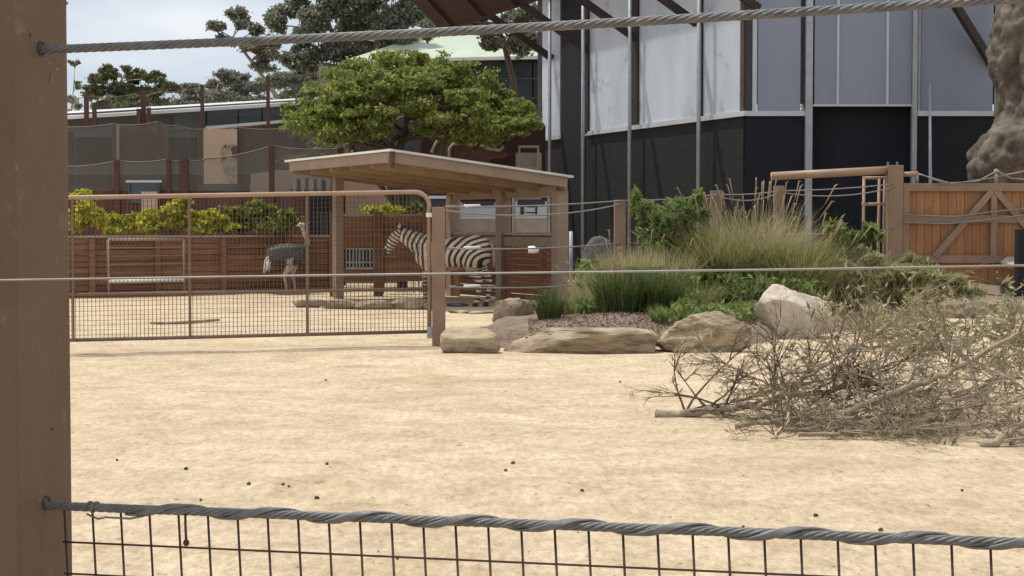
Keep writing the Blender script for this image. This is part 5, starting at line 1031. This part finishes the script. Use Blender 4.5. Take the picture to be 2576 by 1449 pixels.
# ================================================================== the brush pile
def branch(name, label, path, r0, depth, ntw, tw_len, leaf, nleaf, lsize, bark, seed, group='cut branches in the brush pile', taper=.3, zmin=.01, up=.1, elong=4.2):
    """a cut branch: a stem along path, forked twigs, wilted leaves"""
    rnd = random.Random(seed); base = path[0].copy(); t = thing(name, label, 'branch', Vector((base.x, base.y, 0)), group)
    pts = []
    for i in range(len(path) - 1):
        for k in range(5):
            u = k / 5; q = path[i].lerp(path[i + 1], u); pts.append(q + Vector((rnd.uniform(-1, 1), rnd.uniform(-1, 1), rnd.uniform(-1, 1))) * r0 * .5)
    pts.append(path[-1]); n = len(pts)
    MB().tube(pts, [r0 * (1 - (1 - taper) * i / (n - 1)) for i in range(n)], 9).build('stem', bark, t, smooth=True)
    d0 = (pts[0] - pts[1]).normalized(); MB().tube([pts[0] + d0 * .002, pts[0] + d0 * .006], r0 * .93, 9).build('cut_end', M['cutwood'], t)
    ntw = int(ntw * 1.12); nleaf = int(nleaf * .62)
    tw = MB(); tips = []
    def grow(p, d, ln, r, lev):
        seg = 4; cur = p.copy(); dd = d.copy(); q = [cur.copy()]
        for _ in range(seg):
            dd = (dd + Vector((rnd.uniform(-1, 1), rnd.uniform(-1, 1), rnd.uniform(-1, .8))) * .20).normalized(); cur = cur + dd * ln / seg
            if cur.z < zmin: cur.z = zmin + rnd.random() * .05; dd.z = abs(dd.z) * .3
            q.append(cur.copy())
        tw.tube(q, [r * (1 - .6 * i / seg) for i in range(seg + 1)], 5 if r > .006 else 4, False)
        tips.extend(q[2:])
        if lev > 0:
            for _ in range(rnd.choice((2, 3, 3))):
                j = rnd.randint(1, seg); nd = (dd + Vector((rnd.uniform(-1, 1), rnd.uniform(-1, 1), rnd.uniform(-.6, .55))) * .75).normalized(); grow(q[j], nd, ln * rnd.uniform(.45, .75), r * .6, lev - 1)
    for i in range(ntw):
        j = int(rnd.uniform(.12, 1) * (n - 1)); ax = (pts[min(j + 1, n - 1)] - pts[j - 1]).normalized()
        d = (ax * rnd.uniform(.2, 1.0) + Vector((rnd.uniform(-1, 1), rnd.uniform(-1, 1), rnd.uniform(-.4, .75) + up))).normalized(); grow(pts[j], d, tw_len * rnd.uniform(.6, 1.2), max(.0062, r0 * .28), depth)
    tag(tw.build('twigs', M[('twig', 'twigdark', 'twiggrey')[seed % 3]], t, smooth=True), kind='stuff')
    if nleaf:
        idx = [rnd.randrange(len(tips)) for _ in range(nleaf)]; C = np.array([tuple(tips[i]) for i in idx]) + np.random.normal(size=(nleaf, 3)) * .028; C[:, 2] = np.maximum(C[:, 2], .008)
        V, Fq = leaf_cloud(C, lsize, elong, .35); o = link('leaves', mesh_np('leaves', V - np.array((base.x, base.y, 0)), Fq, leaf), t)
    return t
def BP(px, py, Y): return at(px, py, Y)
def up_(px, py, z): return gnd(px, py, z)
tb = M['twiggrey']
branch('cut_branch', 'long grey cut branch whose sawn butt points left out of the brush pile', [BP(1656, 1046, 13.45), BP(1780, 1034, 13.4), BP(1890, 1015, 13.3), BP(2050, 990, 13.2), BP(2250, 950, 13.1)], .042, 3, 22, .55, L['wilt'], 260, .02, tb, 1)
branch('cut_branch', 'curved grey branch end resting on the sand at the lower right', [BP(2470, 1128, 11.62), BP(2530, 1098, 11.65), BP(2580, 1056, 11.7), BP(2680, 980, 11.9), BP(2800, 930, 12.2)], .036, 3, 12, .45, L['wilt'], 120, .02, tb, 2)
branch('cut_branch', 'thick limb slanting up to the right through the brush pile', [BP(2120, 1040, 12.6), BP(2230, 1000, 12.55), BP(2330, 962, 12.5), BP(2450, 905, 12.4), BP(2560, 840, 12.3), BP(2680, 760, 12.2)], .036, 3, 16, .50, L['wilt'], 160, .02, tb, 3)
branch('cut_branch', 'pale peeled stick with a kink at the front of the brush pile', [BP(1945, 1104, 12.05), BP(1955, 1092, 12.1), BP(1978, 1066, 12.2), BP(1984, 1030, 12.35), BP(1975, 985, 12.5)], .020, 2, 8, .34, L['wiltdark'], 60, .02, M['cutwood'], 4)
branch('cut_branch', 'dark branch lying flat across the middle of the brush pile', [BP(1850, 1075, 12.6), BP(1990, 1052, 12.5), BP(2150, 1050, 12.4), BP(2350, 1035, 12.3), BP(2560, 1010, 12.2)], .022, 3, 34, .42, L['wiltdark'], 420, .02, M['twig'], 5, up=-.1)
branch('cut_branch', 'twiggy bare branch arching over the left side of the brush pile', [BP(1900, 1030, 13.0), BP(1980, 980, 13.0), BP(2060, 930, 13.1), BP(2160, 870, 13.2), BP(2250, 810, 13.3)], .020, 3, 22, .48, L['wilt'], 140, .02, M['twig'], 6)
branch('cut_branch', 'leafy olive branch at the upper right of the brush pile', [BP(2400, 960, 13.6), BP(2390, 900, 13.8), BP(2360, 850, 14.0), BP(2310, 810, 14.2), BP(2250, 785, 14.4)], .018, 2, 14, .30, L['wilt'], 550, .024, M['twig'], 7)
branch('cut_branch', 'leafy branch spreading left across the top of the brush pile', [BP(2500, 940, 14.0), BP(2420, 890, 14.1), BP(2320, 855, 14.3), BP(2200, 835, 14.5), BP(2100, 820, 14.7)], .018, 2, 16, .30, L['wilt'], 450, .024, M['twig'], 8)
branch('cut_branch', 'leafy branch rising at the far right edge of the brush pile', [BP(2640, 960, 13.4), BP(2600, 900, 13.5), BP(2560, 840, 13.7), BP(2520, 800, 13.9)], .018, 2, 14, .30, L['wilt'], 500, .024, M['twig'], 9)
branch('cut_branch', 'thin bare branch lying along the back of the brush pile', [BP(2130, 880, 15.0), BP(2280, 868, 15.0), BP(2420, 852, 15.0), BP(2580, 836, 15.0)], .018, 3, 20, .45, L['wilt'], 260, .022, M['twig'], 10, up=-.1)
branch('cut_branch', 'low tangled branch spreading along the front of the brush pile', [BP(2010, 1095, 12.0), BP(2160, 1088, 12.0), BP(2330, 1080, 11.9), BP(2520, 1062, 11.9)], .018, 3, 36, .34, L['wiltdark'], 420, .02, M['twig'], 11, up=-.2)
branch('cut_branch', 'spindly leafy sprig reaching left from the brush pile', [BP(2000, 1000, 13.2), BP(1920, 960, 13.3), BP(1850, 925, 13.4), BP(1780, 895, 13.5)], .011, 3, 14, .34, L['wilt'], 60, .02, M['twig'], 12, up=-.1)
branch('cut_branch', 'dark forked branch standing up at the left of the brush pile', [BP(1945, 1040, 12.8), BP(1946, 970, 12.8), BP(1948, 900, 12.8), BP(1950, 850, 12.8)], .013, 2, 14, .32, L['wiltdark'], 120, .022, M['twig'], 13)
branch('cut_branch', 'branch crossing low behind the pale peeled stick', [BP(1840, 1010, 14.0), BP(1980, 975, 13.9), BP(2140, 940, 13.8), BP(2340, 890, 13.6)], .020, 3, 24, .44, L['wiltdark'], 200, .02, M['twig'], 14, up=-.1)
branch('cut_branch', 'thin twiggy branch sloping along the right side of the brush pile', [BP(2260, 1060, 12.4), BP(2380, 1010, 12.6), BP(2500, 960, 12.8), BP(2640, 900, 13.0)], .018, 3, 30, .42, L['wiltdark'], 360, .02, M['twig'], 15, up=-.05)
branch('cut_branch', 'dark slender branch leaning across the centre of the brush pile', [BP(2330, 1030, 13.0), BP(2240, 980, 13.1), BP(2160, 930, 13.3), BP(2090, 860, 13.5)], .018, 3, 20, .42, L['wiltdark'], 200, .02, M['twig'], 16, up=-.05)
branch('cut_branch', 'matted low branch under the middle of the brush pile', [BP(1960, 1085, 12.4), BP(2100, 1070, 12.35), BP(2260, 1060, 12.3), BP(2420, 1050, 12.2)], .016, 3, 34, .34, L['wiltdark'], 500, .02, M['twig'], 17, up=-.1)
branch('cut_branch', 'matted branch lying behind the front of the brush pile', [BP(1920, 1060, 13.2), BP(2080, 1030, 13.1), BP(2240, 1010, 13.0), BP(2420, 990, 12.9)], .016, 3, 34, .36, L['wiltdark'], 420, .02, M['twig'], 18, up=.0)
branch('cut_branch', 'leafy bough drooping at the right rear of the brush pile', [BP(2660, 900, 14.4), BP(2560, 865, 14.6), BP(2460, 835, 14.8), BP(2380, 810, 15.0), BP(2330, 795, 15.1)], .016, 2, 18, .30, L['wilt'], 600, .024, M['twig'], 19)
branch('cut_branch', 'leafy bough behind the whitish boulder side of the brush pile', [BP(2420, 880, 15.2), BP(2320, 850, 15.3), BP(2220, 825, 15.5), BP(2150, 805, 15.7)], .016, 2, 14, .28, L['wilt'], 400, .024, M['twig'], 20)
for i, (px, py, lab) in enumerate(((1832, 1105, 'dark curled leaf on the sand left of the brush pile'), (1880, 1108, 'long dark leaf leaning on the sand at the pile front'), (1848, 1108, 'short dark leaf next to the curled one'))):
    p = gnd(px, py); b = MB(); d = Vector((.055, .0, .05)) if i != 1 else Vector((-.06, 0, .075))
    for s in range(6):
        u = s / 5; w_ = .013 * math.sin(math.pi * min(.97, max(.03, u))); c = p + d * (u * 2 - .0) * .8 + Vector((0, 0, .02 * math.sin(u * 3) + .006)); b.v += [c + Vector((0, -w_, w_ * .3)), c + Vector((0, w_, -w_ * .3)), c + Vector((0, w_, -w_ * .3 + .0015))]
    for s in range(5): k = s * 3; b.f += [(k, k + 1, k + 4, k + 3), (k, k + 3, k + 5, k + 2)]
    single('fallen_leaf', b, M['signdark'] if i != 2 else M['bark'], lab, 'leaf', p)
# ================================================================== the near fence: post, wire ropes, mesh
FA = Vector((xat(110, 2.5), 2.5, 0)); FD = Vector((xat(2576, 2.09) - FA.x, 2.09 - 2.5, 0)).normalized(); FN = Vector((FD.y, -FD.x, 0))
if FN.y > 0: FN = -FN
fp = thing('fence_post', 'big dark brown steel post filling the left edge of the picture', 'post', FA - FD * 0.077)
frot = Matrix.Rotation(math.atan2(FD.y, FD.x), 3, 'Z')
PWD = 0.154; pc = FA - FD * (PWD / 2)
MB().box((pc.x, pc.y, 1.45), (PWD, PWD, 3.0), frot).build('shaft', M['post'], fp, bevel=0.006)
for z in (1.881, 1.166):
    q = FA + FD * 0.0005 + Vector((0, 0, z)); ring = [q + (FN * math.cos(a) + Vector((0, 0, 1)) * math.sin(a)) * 0.0105 for a in [i / 16 * 6.2832 for i in range(17)]]
    MB().tube(ring, 0.0016, 6, False).build('cable_grommet', M['meshwire'], fp, smooth=True)
def on_face(px, py):                        # point on the post face the ropes come out of
    d = ray(px, py); q = FA; return CAM + d * ((q - CAM).dot(FD) / d.dot(FD)) + FD * 0.0008
for (px, py, r_, m_) in ((76, 89, .0034, 'meshwire'), (143, 174, .003, 'beam'), (122, 158, .0022, 'beam'), (168, 8, .003, 'beam'), (131, 1080, .0025, 'meshwire')):
    q = on_face(px, py); MB().tube([q - FD * .002, q + FD * .0006], [r_, r_ * .8], 9).build('paint_chip', M[m_], fp)
q0, q1 = on_face(132, 182), on_face(126, 208); MB().bar(q0, q1, .0012, .0016).build('scratch', M['beam'], fp)
def cable_line(s, za, zb, sag): u = s / 1.466; return FA + FD * s + Vector((0, 0, za + (zb - za) * u - sag * 4 * u * (1 - u)))
def wire_rope(name, label, za, zb, sag, rad, lay, length, start=-0.03, hand=1):
    t = thing(name, label, 'cable', cable_line(0, za, zb, sag))
    rs = rad * 0.37; rc = rad - rs; n = int((length - start) / 0.005)
    for k in range(6):
        pts = []
        for i in range(n + 1):
            s = start + (length - start) * i / n; a = hand * 2 * math.pi * s / lay + k * math.pi / 3; pts.append(cable_line(s, za, zb, sag) + (FN * math.cos(a) + Vector((0, 0, 1)) * math.sin(a)) * rc)
        MB().tube(pts, rs * 0.96, 7).build('strand', M['rope'], t, smooth=True)
    MB().tube([cable_line(start + (length - start) * i / 40, za, zb, sag) for i in range(41)], rc * 0.75, 6).build('core', M['rope'], t, smooth=True)
    return t
ZU = (zat(125, 2.5), zat(-6, 2.09)); ZD = (zat(1272, 2.5), zat(1366, 2.09))
up_rope = wire_rope('upper_wire_rope', 'thick twisted grey wire rope across the top of the picture', ZU[0], ZU[1], 0.005, 0.0071, 0.088, 3.4)
lo_rope = wire_rope('lower_wire_rope', 'twisted grey wire rope carrying the mesh along the bottom', ZD[0], ZD[1], 0.0, 0.0073, 0.088, 3.4)
# flat lacing strand wound round the lower rope
lc = thing('lacing_strand', 'grey lacing strand wound spirally round the lower wire rope', 'wire', cable_line(0.07, *ZD, 0))
for k, dphi in enumerate((-0.42, -0.14, 0.14, 0.42)):
    pts = []
    for i in range(521):
        s = 0.14 + 3.2 * i / 520; a = 2 * math.pi * (s - 0.235) / 0.158 + math.pi / 2 + dphi; pts.append(cable_line(s, *ZD, 0) + (FN * math.cos(a) + Vector((0, 0, 1)) * math.sin(a)) * 0.0088)
    MB().tube(pts, 0.0023, 6).build('strand', M['rope'], lc, smooth=True)
tie = MB(); c0 = cable_line(0.075, *ZD, 0)
tie.tube([c0 + (FN * math.cos(a) + Vector((0, 0, 1)) * math.sin(a)) * (0.0088) + FD * (a * 0.0018) for a in [i / 24 * 10 for i in range(25)]], 0.0016, 6)
tie.tube([c0 + Vector((0, 0, -0.010)) + FN * .004, c0 + FD * .02 + Vector((0, 0, -.0165)) + FN * .005, c0 + FD * .035 + Vector((0, 0, -.013)) + FN * .006, c0 + FD * .075 + Vector((0, 0, -.0135)) + FN * .004, c0 + FD * .10 + Vector((0, 0, -.008)) + FN * .006], 0.0016, 6)
single('tie_wire', tie, M['rope'], 'small loose tie wire at the left start of the lacing', 'wire', c0, smooth=True)
# welded mesh below the lower rope
msh = thing('mesh_fence', 'dark rusty square-mesh fence panel hung below the lower wire rope', 'mesh panel', FA + FD * 0.7)
lean = 0.05; S0 = 0.03
for k in range(66):
    s = S0 + 0.05 * k; top = cable_line(s, *ZD, 0) - FN * 0.004 + Vector((0, 0, -0.006)); bot = Vector((0, 0, 0.02)) + (FA + FD * (s + lean * 1.15)) - FN * 0.004
    MB().tube([top, bot], 0.00185, 6).build('vertical_wire', M['meshwire'], msh, smooth=True)
for k in range(22):
    dz = -0.0565 - 0.05 * k; a = cable_line(S0 - 0.004, *ZD, 0) + Vector((0, 0, dz)); b = cable_line(S0 + 3.252, *ZD, 0) + Vector((0, 0, dz)); sh = FD * (lean * -dz)
    MB().tube([a + sh - FN * .0005, b + sh - FN * .0005], 0.00165, 6).build('horizontal_wire', M['meshwire'], msh, smooth=True)
hw = cable_line(0.247, *ZD, 0) + FN * 0.006
hk = MB().tube([hw + Vector((0, 0, -.003)), hw + Vector((0.0, 0, -.02)), hw + Vector((0.001, 0, -.046))], 0.002, 6); hk.tube([hw + Vector((.001, 0, -.043)), hw + Vector((.001, 0, -.046)), hw + Vector((.001, 0, -.050)), hw + Vector((.001, 0, -.053))], [.0025, .0048, .0048, .002], 8)
single('hanging_wire_end', hk, M['meshwire'], 'short dark wire end with a knob dangling from the lower rope', 'wire', hw, smooth=True)
# thin slack wire on the near side of the post
wp = [at(-700, 722, 1.95), at(0, 705, 1.9), at(450, 698, 1.86), at(1000, 690, 1.81), at(1500, 684.5, 1.77), at(2050, 677, 1.72), at(2576, 668, 1.68), at(3300, 652, 1.6), at(6500, 590, 1.4)]
wpp = []
for i in range(len(wp) - 1): wpp += [wp[i].lerp(wp[i + 1], k / 4) for k in range(4)]
wpp.append(wp[-1])
single('slack_wire', MB().tube(wpp, 0.0013, 6), M['wire'], 'thin pale wire stretched across the middle in front of the post', 'wire', wp[3], smooth=True)
